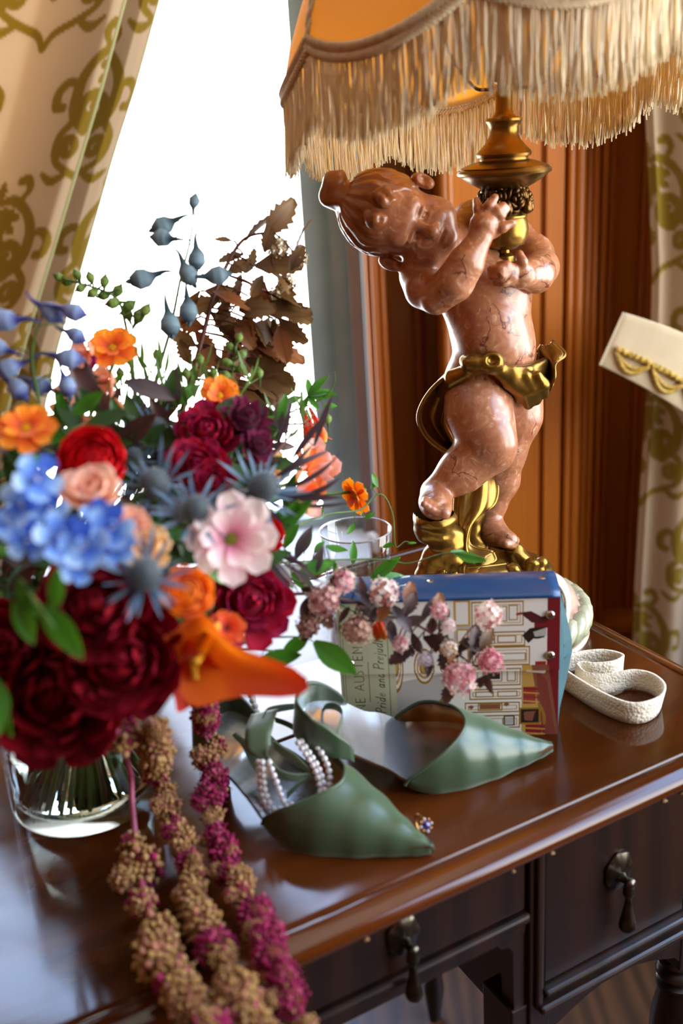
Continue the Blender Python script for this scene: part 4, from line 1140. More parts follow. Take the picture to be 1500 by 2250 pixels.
for k in range(NF):
    th = RIB0 + 2 * PI * (k + rnd.uniform(-0.4, 0.4)) / NF
    r = shade_r(th, 0) + rnd.uniform(-0.002, 0.003); z = scal(th) - 0.007
    Lf = 0.060 + rnd.uniform(-0.005, 0.004)
    p = shade_pt(th, r, z); sw = Vector((rnd.gauss(0, 0.0022), rnd.gauss(0, 0.0022), 0)); ph = rnd.uniform(0, 6)
    q = [p + Vector((0, 0, -Lf * t)) + sw * t * t + Vector((math.sin(ph + 9 * t), math.cos(ph + 8 * t), 0)) * 0.0005 for t in (0, .25, .5, .75, 1)]
    m.tube(q, [0.0008, 0.0009, 0.00095, 0.0010, 0.0007], 4)
m.obj('fringe', M_FRINGE, shade)['kind'] = 'stuff'
# ================================================================== book-cover clutch bag
BL, BR = T(757, 1622), T(1225, 1613)
BX = (BR - BL).normalized(); BN = Vector((-BX.y, BX.x, 0)); BW = (BR - BL).length; BH = 0.136; BT = 0.046
bag = thing('clutch_bag', 'clutch bag made from a novel cover, standing on the desk before the lamp', 'bag', BL.lerp(BR, 0.5) + BN * BT / 2)
cov = Canvas(BW, BH, 2900, srgb('#c9c1b0'))
_c = {k: srgb(v) for k, v in dict(sage='#b4b594', line='#5c6650', ink='#26301f', gold='#8a6424', gold2='#b08a45', white='#d5d0c6', red='#6e1f22', red2='#8d2c22', floor='#7a4a38', dark='#2c211c', maroon='#4a2026', grey='#a7a39c', teal='#3f7b86').items()}
def cu(x): return (x - 30) / 1385 * BW            # layout measured on the cover
def cv(y): return (y - 185) / 805 * BH
def R_(x0, y0, x1, y1, c): cov.rect(cu(x0), cv(y0), cu(x1), cv(y1), _c[c])
def S_k(pts, w, c): cov.stroke([(cu(a), cv(b)) for a, b in pts], w, _c[c], n=40)
def P_(pts, c): cov.poly([(cu(a), cv(b)) for a, b in pts], _c[c])
def fr(x0, y0, x1, y1, c='gold', w=0.0014):
    for a in (((x0, y0), (x1, y0)), ((x1, y0), (x1, y1)), ((x1, y1), (x0, y1)), ((x0, y1), (x0, y0))): S_k(a, w, c)
# the pictured room, lying on its side
R_(385, 180, 760, 1000, 'white')
P_([(385, 660), (385, 1000), (560, 1000), (760, 690), (740, 600)], 'grey')
for cx, cy, rx, ry in ((385, 545, 52, 175), (568, 560, 66, 110), (705, 560, 40, 40)):
    for k, (f, c) in enumerate(((1.0, 'gold'), (0.86, 'white'), (0.72, 'gold2'), (0.58, 'white'), (0.46, 'gold'), (0.30, 'gold2'))):
        P_([(cx + rx * f * math.cos(a), cy + ry * f * math.sin(a)) for a in [2 * PI * i / 40 for i in range(40)]], c)
P_([(545, 860), (760, 680), (790, 700), (620, 900)], 'gold'); P_([(560, 870), (765, 700), (775, 712), (600, 890)], 'white')
S_k([(700, 760), (720, 830), (770, 870)], 0.0022, 'gold')
R_(760, 180, 1340, 1000, 'white')
R_(760, 185, 865, 330, 'gold2'); R_(775, 195, 850, 320, 'white'); R_(760, 330, 870, 640, 'grey'); R_(775, 345, 850, 625, 'gold2'); R_(785, 355, 840, 615, 'white')
for x0, y0, x1, y1 in ((870, 195, 1190, 335), (870, 365, 1200, 450), (870, 450, 1230, 560), (880, 575, 1175, 690), (850, 705, 1190, 770), (820, 785, 1170, 850), (790, 865, 1170, 945)):
    R_(x0, y0, x1, y1, 'gold'); R_(x0 + 8, y0 + 8, x1 - 8, y1 - 8, 'white'); fr(x0 + 22, y0 + 20, x1 - 22, y1 - 20, 'gold2', 0.0008)
for x0, y0, x1, y1 in ((915, 225, 985, 305), (1010, 225, 1085, 305), (1100, 220, 1150, 300), (920, 385, 1010, 430), (1030, 390, 1140, 425), (905, 490, 1200, 530), (955, 600, 1055, 660), (1090, 600, 1140, 660), (890, 722, 1000, 752), (1030, 722, 1150, 752), (905, 795, 1055, 835), (870, 890, 980, 920), (1060, 885, 1130, 925)):
    fr(x0, y0, x1, y1, 'gold', 0.0009)
R_(965, 610, 1045, 650, 'dark'); R_(915, 800, 1045, 828, 'floor'); R_(1075, 880, 1125, 920, 'grey'); fr(1070, 872, 1132, 926, 'dark', 0.0010)
P_([(860, 800), (880, 815), (860, 830), (842, 815)], 'floor'); P_([(1085, 785), (1105, 800), (1085, 815), (1065, 800)], 'floor')
R_(1180, 560, 1340, 1000, 'gold2'); P_([(1240, 560), (1340, 560), (1340, 1000), (1320, 1000)], 'floor')
R_(1335, 170, 1420, 1000, 'red'); P_([(1330, 600), (1345, 560), (1420, 1000), (1330, 1000)], 'floor')
for k in range(7): S_k([(1275 + 10 * k, 600 + 10 * k), (1320 + 12 * k, 990)], 0.0006, 'red')
R_(1255, 280, 1335, 350, 'red')
P_([(1175, 265), (1330, 200), (1335, 285), (1240, 290)], 'white'); P_([(1165, 262), (1235, 255), (1325, 300), (1330, 325), (1240, 320)], 'maroon'); S_k([(1150, 270), (1175, 265)], 0.0022, 'red2')
P_([(1180, 390), (1230, 350), (1325, 345), (1320, 415), (1250, 410), (1220, 435)], 'dark'); P_([(1250, 372), (1330, 350), (1330, 395), (1260, 400)], 'grey')
P_([(1245, 420), (1335, 400), (1335, 520), (1260, 545)], 'white'); R_(1262, 540, 1330, 560, 'red2')
for y0 in (600,): S_k([(1215, y0), (1320, y0 + 10)], 0.0035, 'white')
for x0, y0, x1, y1 in ((1190, 700, 1270, 800), (1205, 925, 1310, 985)):
    R_(x0, y0, x1, y1, 'red2')
    for k in range(4): S_k([(x0 + 4, y0 + 6 + k * (y1 - y0) / 4), (x1 + 20, y0 + 14 + k * (y1 - y0) / 4)], 0.0012, 'gold2' if k % 2 else 'red')
R_(1175, 830, 1290, 915, 'dark'); fr(1170, 828, 1295, 918, 'gold', 0.0016); P_([(1195, 850), (1270, 845), (1250, 905), (1200, 900)], 'floor')
S_k([(1290, 800), (1320, 860), (1325, 920)], 0.0025, 'gold')
# title label
R_(20, 170, 385, 1010, 'sage')
for x in (47, 62): S_k([(x, 170), (x, 1010)], 0.0005, 'line')
S_k([(342, 170), (342, 1010)], 0.0006, 'line'); S_k([(212, 520), (212, 770)], 0.0005, 'ink')
GL = {'A': ([[(0, 0), (.38, 1)], [(.38, 1), (.78, 0)], [(.14, .36), (.64, .36)]], .86), 'N': ([[(0.04, 0), (0.04, 1)], [(0.04, 1), (.7, 0)], [(.7, 0), (.7, 1)]], .86),
      'E': ([[(.04, 0), (.04, 1)], [(.04, 1), (.5, 1)], [(.04, .52), (.44, .52)], [(.04, 0), (.52, 0)]], .64), 'J': ([[(.2, 1), (.2, .15), (.1, -.12), (-.06, -.2)]], .42),
      'U': ([[(0.02, 1), (0.02, .3), (.12, .05), (.35, 0), (.58, .05), (.67, .3), (.67, 1)]], .84), 'S': ([[(.45, .86), (.3, 1), (.1, .95), (.03, .76), (.2, .56), (.4, .42), (.47, .22), (.35, .03), (.15, 0), (0, .16)]], .6),
      'T': ([[(0, 1), (.72, 1)], [(.36, 1), (.36, 0)]], .78), ' ': ([], .4),
      'P': ([[(.1, 0), (.1, 1)], [(.02, .98), (.4, 1), (.54, .8), (.42, .54), (.1, .48)]], .58), 'r': ([[(.05, 0), (.05, .5)], [(.05, .35), (.17, .5), (.28, .47)]], .32), 'i': ([[(.05, 0), (.05, .5)], [(.05, .74), (.055, .75)]], .2),
      'd': ([[(.35, .45), (.15, .5), (.02, .25), (.12, 0), (.3, .12), (.36, .3)], [(.37, 0), (.37, 1)]], .5), 'e': ([[(.02, .26), (.3, .32), (.28, .47), (.14, .5), (.02, .3), (.06, .05), (.18, 0), (.32, .1)]], .4),
      'a': ([[(.33, .42), (.15, .5), (.02, .22), (.12, 0), (.28, .12), (.34, .42)], [(.34, .5), (.34, .06), (.42, 0)]], .5), 'n': ([[(.04, 0), (.04, .5)], [(.04, .3), (.2, .5), (.32, .42), (.33, 0)]], .46),
      'j': ([[(.1, .5), (.1, -.18), (0, -.3)], [(.1, .74), (.105, .75)]], .22), 'u': ([[(.04, .5), (.04, .15), (.14, 0), (.29, .15), (.32, .5)], [(.32, .5), (.34, 0)]], .46), 'c': ([[(.3, .42), (.16, .5), (.02, .25), (.1, .02), (.3, .08)]], .36)}
def letter_line(text, xb, y0, size, slant, w, track):
    """text running up the cover: xb = base line, y0 = start, in metres"""
    q = 0.0
    for chn in text:
        strokes, adv = GL[chn]
        for st in strokes:
            pts = [(xb - b * size, y0 - (q + (a + slant * b)) * size) for a, b in st]
            dx = abs(st[0][0] - st[-1][0]); wid = w if dx < 0.3 else w * 0.7
            cov.stroke(pts, wid, _c['ink'], n=24)
        q += adv + track
letter_line('JANE AUSTEN', cu(178), cv(905), 0.0083, 0.0, 0.00085, 0.20)
letter_line('Pride and Prejudice', cu(310), cv(842), 0.0088, 0.22, 0.00075, 0.10)
M_PRINT = mat('printed_cover', attr=True, rough=0.22, coat=0.3)
def cover(name, v0, v1, off, parent, lean=0.0):
    nx = int(BW * 2900); ny = max(2, int((v1 - v0) * BH * 2900))
    u, v = np.meshgrid(np.linspace(0, 1, nx), np.linspace(v0, v1, ny))
    bl, bx_, bn = np.array(BL), np.array(BX), np.array(BN)
    pos = bl + u[..., None] * BW * bx_ - bn * (off + lean * (v[..., None] - v0)) + np.array([0, 0, 1]) * (BH * (1 - v))[..., None]
    ii = np.clip((v * (cov.H - 1)).round().astype(int), 0, cov.H - 1); jj = np.clip((u * (cov.W - 1)).round().astype(int), 0, cov.W - 1)
    idx = np.arange(nx * ny).reshape(ny, nx)
    F = np.stack([idx[:-1, :-1], idx[1:, :-1], idx[1:, 1:], idx[:-1, 1:]], -1).reshape(-1, 4)
    return np_obj(name, pos.reshape(-1, 3), F, M_PRINT, parent, cov.A[ii, jj].reshape(-1, 3), smooth=False)
M_CARD = mat('cover_board', '#b9ab92', 0.6); M_TEAL = mat('teal_gusset', '#2f5358', 0.75, noise=(40, '#294a4f', 2), bump=(800, 0.2, 0.0004))
def bpt(u, d, z): return BL + BX * (u * BW) + BN * d + Vector((0, 0, z))
def bbox(name, u0, u1, d0, d1, z0, z1, m, parent=bag, bev=0.0):
    b = MB(); Rm = Matrix((BX, BN, Vector((0, 0, 1)))).transposed()
    b.box(bpt((u0 + u1) / 2, (d0 + d1) / 2, (z0 + z1) / 2), ((u1 - u0) * BW, d1 - d0, z1 - z0), Rm)
    o = b.obj(name, m, parent, smooth=False)
    if bev: q = o.modifiers.new('bevel', 'BEVEL'); q.width = bev; q.segments = 2
    return o
front = bbox('front_board', 0, 1, 0.0002, 0.0022, 0, BH * 0.98, M_CARD)
cover('front_print', 0.46, 1.0, 0.0, front)
bbox('back_board', 0, 1, BT - 0.002, BT, 0, BH, M_CARD)
bbox('base', 0.02, 0.98, 0.002, BT - 0.002, 0.001, 0.003, M_TEAL)
flap = bbox('flap', 0, 1, -0.0030, -0.0010, BH * 0.49, BH, M_CARD)
cover('flap_print', 0.0, 0.51, 0.0032, flap)
# blue spine over the top, gently rounded at the back
rows = []; ang = [i / 14 for i in range(15)]
path = [(-0.0030, BH), (-0.002, BH + 0.0018), (0.002, BH + 0.0035)] + [(0.002 + (BT - 0.006) * t, BH + 0.0035 + 0.004 * math.sin(PI * t)) for t in ang[1:]] + [(BT, BH + 0.001), (BT + 0.001, BH - 0.004)]
m = MB().grid([[bpt(u, d, z) for d, z in path] for u in [i / 20 for i in range(21)]])
sp = m.obj('spine', mat('blue_spine', '#0a4870', 0.3, coat=0.1, noise=(9, '#1d2a55', 1.5)), bag); q = sp.modifiers.new('thickness', 'SOLIDIFY'); q.thickness = 0.0018; q.offset = -1
# script mark on the spine
m = MB(); cs = bpt(0.305, 0.020, BH + 0.0085)
for st in ([(0, .5), (.1, .9), (.3, 1), (.35, .6), (.1, .45), (.05, 0)], [(.35, .1), (.5, .4), (.6, .1), (.75, .35)], [(.75, .1), (.95, .4), (1.05, .05)], [(1.05, .1), (1.3, .9), (1.25, .2), (1.4, .05)]):
    m.tube(bez([cs - BX * 0.003 + BX * (0.010 * b - 0.0) + BN * (0.016 * a - 0.008) for a, b in st], 16), 0.00045, 5)
m.obj('spine_mark', mat('white_print', '#d9e4ea', 0.4), sp)
M_RIVET = mat('rivet_metal', '#b9b2a4', 0.2, metal=1.0)
def rivet(c, d):
    MB().lathe([(0.0042, 0), (0.0042, 0.0008), (0.0034, 0.0018), (0.0018, 0.0024), (0.0, 0.0026)], 18, c, frame(d)).obj('rivet', M_RIVET, bag)
for u, z in ((0.955, BH * 0.885), (0.957, BH * 0.60), (0.042, BH * 0.84), (0.05, BH * 0.575)): rivet(bpt(u, -0.0034, z), -BN)
for u in (0.43, 0.935): rivet(bpt(u, 0.020, BH + 0.0072), Vector((0, 0, 1)))
# folded teal gussets at both ends
for u0, sg in ((1.0, 1), (0.0, -1)):
    prof_g = [(0.002, 0), (0.010, 0.006), (BT * 0.5, 0.015), (BT - 0.010, 0.006), (BT - 0.002, 0)]
    rows = []
    for z, k in ((0.0, 0.25), (BH * 0.12, 0.35), (BH * 0.34, 0.75), (BH * 0.52, 1.0), (BH * 0.62, 0.95), (BH * 0.80, 0.6), (BH * 0.95, 0.3)):
        rows.append([bpt(u0, d, z) + BX * (sg * e * k * (1 if sg > 0 else -0.6)) for d, e in prof_g])
    o = MB().grid(rows).obj('gusset', M_TEAL, bag, smooth=False)
    m = MB(); m.tube([rows[3][1], rows[3][2]], 0.0005, 5); m.tube([rows[4][1], rows[2][2]], 0.0005, 5); m.obj('gusset_seam', M_TEAL, o)
# webbing strap
def web_mat():
    w = mat('cotton_webbing', '#d9cdb4', 0.85, sheen=0.2)
    nt = w.node_tree; N = nt.nodes; L = nt.links; b = N['Principled BSDF']
    uv = N.new('ShaderNodeAttribute'); uv.attribute_name = 'Col'
    wv = N.new('ShaderNodeTexVoronoi'); wv.inputs['Scale'].default_value = 1.0; L.new(uv.outputs['Vector'], wv.inputs['Vector'])
    bp = N.new('ShaderNodeBump'); bp.inputs['Strength'].default_value = 0.8; bp.inputs['Distance'].default_value = 0.0012; bp.invert = True
    L.new(wv.outputs['Distance'], bp.inputs['Height']); L.new(bp.outputs[0], b.inputs['Normal'])
    return w
M_WEB = web_mat()
def ribbon(name, path, wvecs, m, parent, thick=0.002, n=80, nb=4):
    p = bez(path, n); w = interp([tuple(x) for x in wvecs], len(p))
    rows = []; cols = []; s = 0
    for i, q in enumerate(p):
        if i: s += (q - p[i - 1]).length
        rows.append([q + Vector(w[i]) * (j / nb - 0.5) for j in range(nb + 1)])
        wl = Vector(w[i]).length
        cols += [(s * 420, j / nb * wl * 420, 0) for j in range(nb + 1)]
    mb_ = MB().grid(rows); mb_.c = cols
    o = mb_.obj(name, m, parent); q = o.modifiers.new('thickness', 'SOLIDIFY'); q.thickness = thick; q.offset = 0
    return o
SW = 0.021
def tp(px, py, h=SW / 2 + 0.001): return T(px, py) + Vector((0, 0, h))
up = Vector((0, 0, SW))
lean1 = Vector((0.002, -0.004, SW * 0.97))
ribbon('strap', [tp(1243, 1482), tp(1275, 1474), tp(1318, 1470), tp(1352, 1474), tp(1366, 1484), tp(1345, 1496), tp(1305, 1500), tp(1275, 1497), tp(1264, 1503), tp(1278, 1516), tp(1315, 1525), tp(1352, 1522), tp(1390, 1516), tp(1430, 1524), tp(1453, 1546), tp(1446, 1572), tp(1412, 1589), tp(1372, 1588), tp(1320, 1566), tp(1270, 1536), tp(1236, 1512)],
       [up, up, up, lean1, up, up, up, up, Vector((0.006, 0.006, SW * 0.85)), Vector((0.0, 0.010, SW * 0.75)), Vector((0, 0.008, SW * 0.8)), up, up, lean1, lean1, up, up, up, up, up], M_WEB, bag, 0.0024, 160)
e0 = bpt(0.985, BT * 0.60, BH + 0.004)
ribbon('strap', [bpt(0.90, BT * 0.75, BH - 0.004), e0, bpt(1.035, BT * 0.65, BH - 0.004), bpt(1.06, BT * 0.7, BH - 0.022), bpt(1.05, BT * 0.75, BH - 0.055), bpt(1.035, BT * 0.8, BH - 0.085), bpt(1.03, BT * 0.8, 0.02)],
       [BN * SW, BN * SW, BN * SW + BX * 0.004, BN * SW * 0.9 + BX * 0.006, BN * SW * 0.8 + BX * 0.006, BN * SW * 0.7, BN * SW * 0.7], M_WEB, bag, 0.0024, 60)

# ================================================================== white card lying behind the shoes
cd = [T(556, 1492, 0.001), T(742, 1438, 0.001), T(790, 1560, 0.001), T(575, 1640, 0.001)]
m = MB(); m.add(cd + [p + Vector((0, 0, 0.0012)) for p in cd], [(3, 2, 1, 0), (4, 5, 6, 7), (0, 1, 5, 4), (1, 2, 6, 5), (2, 3, 7, 6), (3, 0, 4, 7)])
card = tag(m.obj('stationery_card', mat('white_card', '#eef0f2', 0.45, bump=(900, 0.1, 0.0004)), smooth=False), 'blank white card lying on the desk between bag and bouquet', 'card')
m = MB(); m.tube(bez([T(668, 1546, 0.0026), T(688, 1532, 0.0026), T(712, 1528, 0.0026), T(732, 1537, 0.0026), T(744, 1551, 0.0026)], 24), 0.0004, 5)
m.obj('printed_arc', mat('grey_ink', '#5a6068', 0.5), card)
# ================================================================== clear drinking glass behind the bag
GC = T(790, 1336); gl = thing('drinking_glass', 'clear tall drinking glass behind the bag, left of the lamp', 'glass', GC)
gr = 0.0415; gh = 0.098
M_GLASS = thin_glass('clear_glass', (0.94, 0.95, 0.96), 1.75)
MB().lathe([(0.0, 0.0005), (gr * 0.80, 0.0005), (gr * 0.83, 0.003), (gr * 0.9, gh * 0.4), (gr, gh), (gr - 0.0008, gh + 0.001), (gr - 0.0018, gh), (gr * 0.9 - 0.002, gh * 0.4), (gr * 0.82 - 0.002, 0.012), (0.0, 0.010)], 48, GC).obj('tumbler', M_GLASS, gl)
m = MB(); m.tube([GC + Vector(((gr - 0.0008) * math.cos(a), (gr - 0.0008) * math.sin(a), gh)) for a in [2 * PI * i / 64 for i in range(65)]], 0.0011, 8, caps=False); m.obj('rim', mat('glass_rim', '#e8eef0', 0.05, trans=0.55, coat=0.5), gl)
# ================================================================== green satin shoes
def satin():
    m = mat('green_satin', '#3c5036', 0.30, sheen=0.25, noise=(30, '#35482f', 1.5), bump=(26, 0.10, 0.004), spec=0.6)
    m.node_tree.nodes['Principled BSDF'].inputs['Sheen Tint'].default_value = (0.75, 0.9, 0.72, 1)
    return m
M_SATIN = satin()
M_RIBBON = mat('green_ribbon', '#566a4a', 0.4, sheen=0.5, thin=0.12, bump=(40, 0.1, 0.002))
M_SILVER = mat('silver_insole', '#d4d8dc', 0.2, metal=0.85, bump=(30, 0.16, 0.003), rough_noise=(20, 0.14, 0.28))
M_LINE = mat('gold_lining', '#a87f48', 0.2, metal=1.0, bump=(30, 0.1, 0.003))
M_SOLE = mat('leather_sole', '#5a3a28', 0.55)
def lin(tab, s):
    for (a, x), (b, y) in zip(tab, tab[1:]):
        if s <= b:
            t = (s - a) / (b - a); t = t * t * (3 - 2 * t) * 0.5 + t * 0.5
            return x + (y - x) * t
    return tab[-1][1]
WID = [(0, 0.0015), (0.012, 0.0080), (0.03, 0.0165), (0.055, 0.0280), (0.085, 0.0375), (0.105, 0.0395), (0.13, 0.0355), (0.16, 0.0290), (0.185, 0.0295), (0.205, 0.0250), (0.214, 0.0130), (0.218, 0.002)]
LIFT = [(0, 0.006), (0.03, 0.004), (0.10, 0.005), (0.12, 0.009), (0.15, 0.030), (0.18, 0.050), (0.20, 0.056), (0.218, 0.058)]
TOPH = [(0, 0.006), (0.012, 0.0115), (0.03, 0.0200), (0.06, 0.0350), (0.085, 0.0480), (0.11, 0.0570), (0.14, 0.06)]
def make_shoe(label, toe, heel, bend, group, bank=0.0):
    toe = Vector((toe.x, toe.y, TABLE)); heel = Vector((heel.x, heel.y, TABLE))
    es = (heel - toe).normalized(); ew = Vector((-es.y, es.x, 0)); L = (heel - toe).length; k = L / 0.218
    sh = thing('satin_shoe', label, 'shoe', toe.lerp(heel, 0.5), group)
    cb, sb = math.cos(bank), math.sin(bank); lift = 0.026 * abs(sb)
    def W(s, w, z): return toe + es * (s * k) + ew * (w * cb + (z - 0.02) * sb + bend * math.sin(PI * s / 0.218)) + Vector((0, 0, z * cb - w * sb + lift))
    st = [0.218 * (i / 44) for i in range(45)]
    rows = [[W(s, lin(WID, s) * (j / 4 - 1), lin(LIFT, s) + 0.0045 * (j / 4 - 1) ** 2 - 0.001) for j in range(9)] for s in st]
    MB().grid(rows).obj('insole', M_SILVER, sh)
    m = MB()
    m.grid([[r[0], r[0] + Vector((0, 0, -0.004)), W(s, 0, lin(LIFT, s) - 0.0055), r[-1] + Vector((0, 0, -0.004)), r[-1]] for r, s in zip(rows, st)])
    m.obj('sole', M_SOLE, sh)
    # vamp
    def vp(s, th, inset=0.0):
        w = lin(WID, s) + 0.001 - inset; h = lin(TOPH, s) - inset
        return W(s, w * math.cos(th), max(lin(LIFT, s) - 0.004, 0.0015) + h * max(math.sin(th), 0) ** 0.75)
    for name, m_, ins in (('vamp', M_SATIN, 0.0), ('vamp_lining', M_LINE, 0.0022)):
        rows = []
        for i in range(41):
            row = []
            for j in range(33):
                th = PI * j / 32
                send = 0.132 - (0.132 - 0.076) * math.sin(th) ** 1.2
                row.append(vp(send * i / 40, th, ins if i else 0.0))
            rows.append(row)
        o = MB().grid(rows).obj(name, m_, sh)
        if ins == 0:
            q = o.modifiers.new('thickness', 'SOLIDIFY'); q.thickness = 0.0012; q.offset = -1
            b = MB(); b.tube(rows[-1], 0.0012, 6); b.obj('piping', M_SATIN, o)
    # heel counter
    out = [(s, 1) for s in [0.172 + 0.046 * i / 12 for i in range(13)]] + [(s, -1) for s in [0.218 - 0.046 * i / 12 for i in range(13)]]
    rows = []
    for q in range(9):
        t = q / 8; row = []
        for i, (s, sg) in enumerate(out):
            a = math.sin(PI * i / (len(out) - 1)); hgt = 0.010 + 0.024 * a ** 0.8
            w = (lin(WID, s) + 0.001) * sg * (1 - 0.10 * t)
            row.append(W(s - 0.004 * t * a, w, lin(LIFT, s) - 0.004 + hgt * t))
        rows.append(row)
    for name, m_, off in (('heel_counter', M_SATIN, 0.0),):
        o = MB().grid(rows).obj(name, m_, sh); q = o.modifiers.new('thickness', 'SOLIDIFY'); q.thickness = 0.002; q.offset = 0
    b = MB()
    hp_ = [W(0.196, 0, 0.053), W(0.200, 0, 0.042), W(0.203, 0, 0.028), W(0.204, 0, 0.012), W(0.204, 0, 0.0005)]
    b.tube(bez(hp_, 20), interp([0.0205, 0.0140, 0.0085, 0.0062, 0.0060], 21), 18); b.obj('heel', M_SATIN, sh)
    return sh, W
FT = T(1216, 1652, 0.008); FH = T(600, 1606, 0.055)
far, WF = make_shoe('green satin pointed shoe nearest the bag, toe pointing right', FT, FT + (FH - FT).normalized() * 0.224, -0.004, 'pair of green satin shoes', math.radians(13))
NT_ = T(949, 1866, 0.007); NH = T(506, 1604, 0.06)
near, WN = make_shoe('green satin pointed shoe nearest the desk edge, holding the pearls', NT_, NT_ + (Vector((NH.x, NH.y, NT_.z)) - NT_).normalized() * 0.212, 0.004, 'pair of green satin shoes', math.radians(4))
# ribbon ties
def zr(x, y, yy): return P(480 + x / 3.947, 1480 + y / 3.947, yy)
vz = Vector((0, 0, 0.62))
ribbon('ribbon_tie', [zr(330, 560, 0.70), zr(345, 430, 0.705), zr(430, 330, 0.72), zr(600, 290, 0.74), zr(760, 285, 0.75), zr(870, 330, 0.745)], [vz * 0.004 + Vector((0.012, 0, 0)), vz * 0.010 + Vector((0.008, 0, 0)), vz * 0.012, vz * 0.010, vz * 0.007, vz * 0.003], M_RIBBON, far, 0.0006, 60)
ribbon('ribbon_tie', [zr(900, 320, 0.74), zr(940, 285, 0.73), zr(1020, 290, 0.72), zr(1075, 350, 0.71), zr(1050, 470, 0.70), zr(1010, 570, 0.695), zr(900, 590, 0.70), zr(760, 530, 0.715), zr(600, 440, 0.73), zr(490, 400, 0.735)], [vz * 0.004, vz * 0.009, vz * 0.011, vz * 0.012, vz * 0.013, vz * 0.014, vz * 0.013, vz * 0.012, vz * 0.009, vz * 0.008], M_RIBBON, far, 0.0006, 90)
ribbon('ribbon_tie', [zr(480, 620, 0.69), zr(560, 680, 0.685), zr(680, 760, 0.68), zr(800, 880, 0.675), zr(700, 960, 0.672), zr(590, 1060, 0.67)], [vz * 0.012, vz * 0.016, vz * 0.018, vz * 0.006, vz * 0.008, vz * 0.010], M_RIBBON, near, 0.0006, 60)
ribbon('ribbon_tie', [zr(400, 330, 0.715), zr(350, 480, 0.695), zr(345, 640, 0.685), zr(420, 740, 0.68), zr(520, 860, 0.675), zr(640, 900, 0.672), zr(800, 880, 0.675)], [Vector((0.022, 0, 0.004)), Vector((0.022, 0, 0.0)), Vector((0.020, 0, 0.004)), vz * 0.016, vz * 0.014, vz * 0.012, vz * 0.005], M_RIBBON, near, 0.0006, 70)
ribbon('ribbon_tie', [zr(80, 560, 0.72), zr(180, 640, 0.71), zr(260, 760, 0.70), zr(330, 920, 0.69)], [Vector((0.014, 0, 0.010)), Vector((0.016, 0, 0.008)), Vector((0.016, 0, 0.004)), Vector((0.014, 0, 0.0))], M_RIBBON, near, 0.0006, 40)
# ================================================================== pearls
M_PEARL = mat('pearl', '#cfc8c4', 0.2, coat=0.6, sheen=0.2)
def beads(root, path, r, name, me, gap=1.02):
    p = bez(path, 200); d = 0.0; need = 0.0
    link(name, me, root, Matrix.Translation(p[0]))
    for i in range(1, len(p)):
        d += (p[i] - p[i - 1]).length
        if d >= 2 * r * gap:
            d -= 2 * r * gap
            link(name, me, root, Matrix.Translation(p[i]))
RP = 0.0026
pm = MB().ball((0, 0, 0), RP, 12, 8).mesh('pearl', M_PEARL)
pn = thing('pearl_necklace', 'string of small pearls draped into the shoe nearest the desk edge', 'necklace', T(640, 1780))
beads(pn, [zr(345, 770, 0.676), zr(355, 900, 0.672), zr(370, 1040, 0.668), zr(410, 1150, 0.664), zr(490, 1180, 0.661), zr(600, 1170, 0.660), zr(640, 1120, 0.664)], RP, 'pearl', pm)
beads(pn, [zr(380, 770, 0.672), zr(390, 900, 0.668), zr(400, 1010, 0.664), zr(440, 1120, 0.660)], RP, 'pearl', pm)
beads(pn, [zr(440, 770, 0.672), zr(470, 860, 0.667), zr(510, 960, 0.662), zr(550, 1080, 0.658), zr(600, 1170, 0.655)], RP, 'pearl', pm)
beads(pn, [zr(720, 590, 0.692), zr(780, 680, 0.685), zr(850, 790, 0.678), zr(895, 900, 0.671), zr(915, 1020, 0.664), zr(925, 1150, 0.658)], RP, 'pearl', pm)
beads(pn, [zr(690, 600, 0.690), zr(750, 690, 0.684), zr(820, 800, 0.677), zr(865, 910, 0.670), zr(885, 1030, 0.664), zr(890, 1150, 0.658)], RP, 'pearl', pm)
beads(pn, [zr(860, 640, 0.690), zr(910, 720, 0.684), zr(945, 800, 0.678), zr(965, 900, 0.672), zr(955, 1000, 0.667), zr(940, 1080, 0.663)], RP, 'pearl', pm)
RP2 = 0.0031
pm2 = MB().ball((0, 0, 0), RP2, 12, 8).mesh('pearl', M_PEARL)
hpz = thing('beaded_hairpiece', 'heap of clear crystal and pearl beads beside the shoe heels', 'hairpiece', T(530, 1600))
beads(hpz, [zr(262, 95, 0.765), zr(275, 160, 0.757), zr(295, 230, 0.748), zr(320, 300, 0.740), zr(335, 380, 0.732)], RP2, 'pearl', pm2)
M_CRYS = mat('crystal', (0.95, 0.93, 0.9), 0.02, trans=0.9, ior=1.55)
cm = MB().ball((0, 0, 0), 0.0032, 7, 4).mesh('crystal', M_CRYS, smooth=False)
rnd = random.Random(12)
base0 = T(528, 1628)
for i in range(110):
    a = rnd.uniform(0, 2 * PI); r = 0.028 * math.sqrt(rnd.random()); hgt = 0.034 * (1 - (r / 0.03) ** 1.4) * rnd.random()
    p = base0 + Vector((r * math.cos(a) * 0.9 - 0.012, r * math.sin(a) * 0.7, 0.004 + hgt))
    link('crystal' if i % 3 else 'pearl', cm if i % 3 else pm, hpz, Matrix.Translation(p) @ Matrix.Rotation(rnd.uniform(0, 3), 4, 'X'))
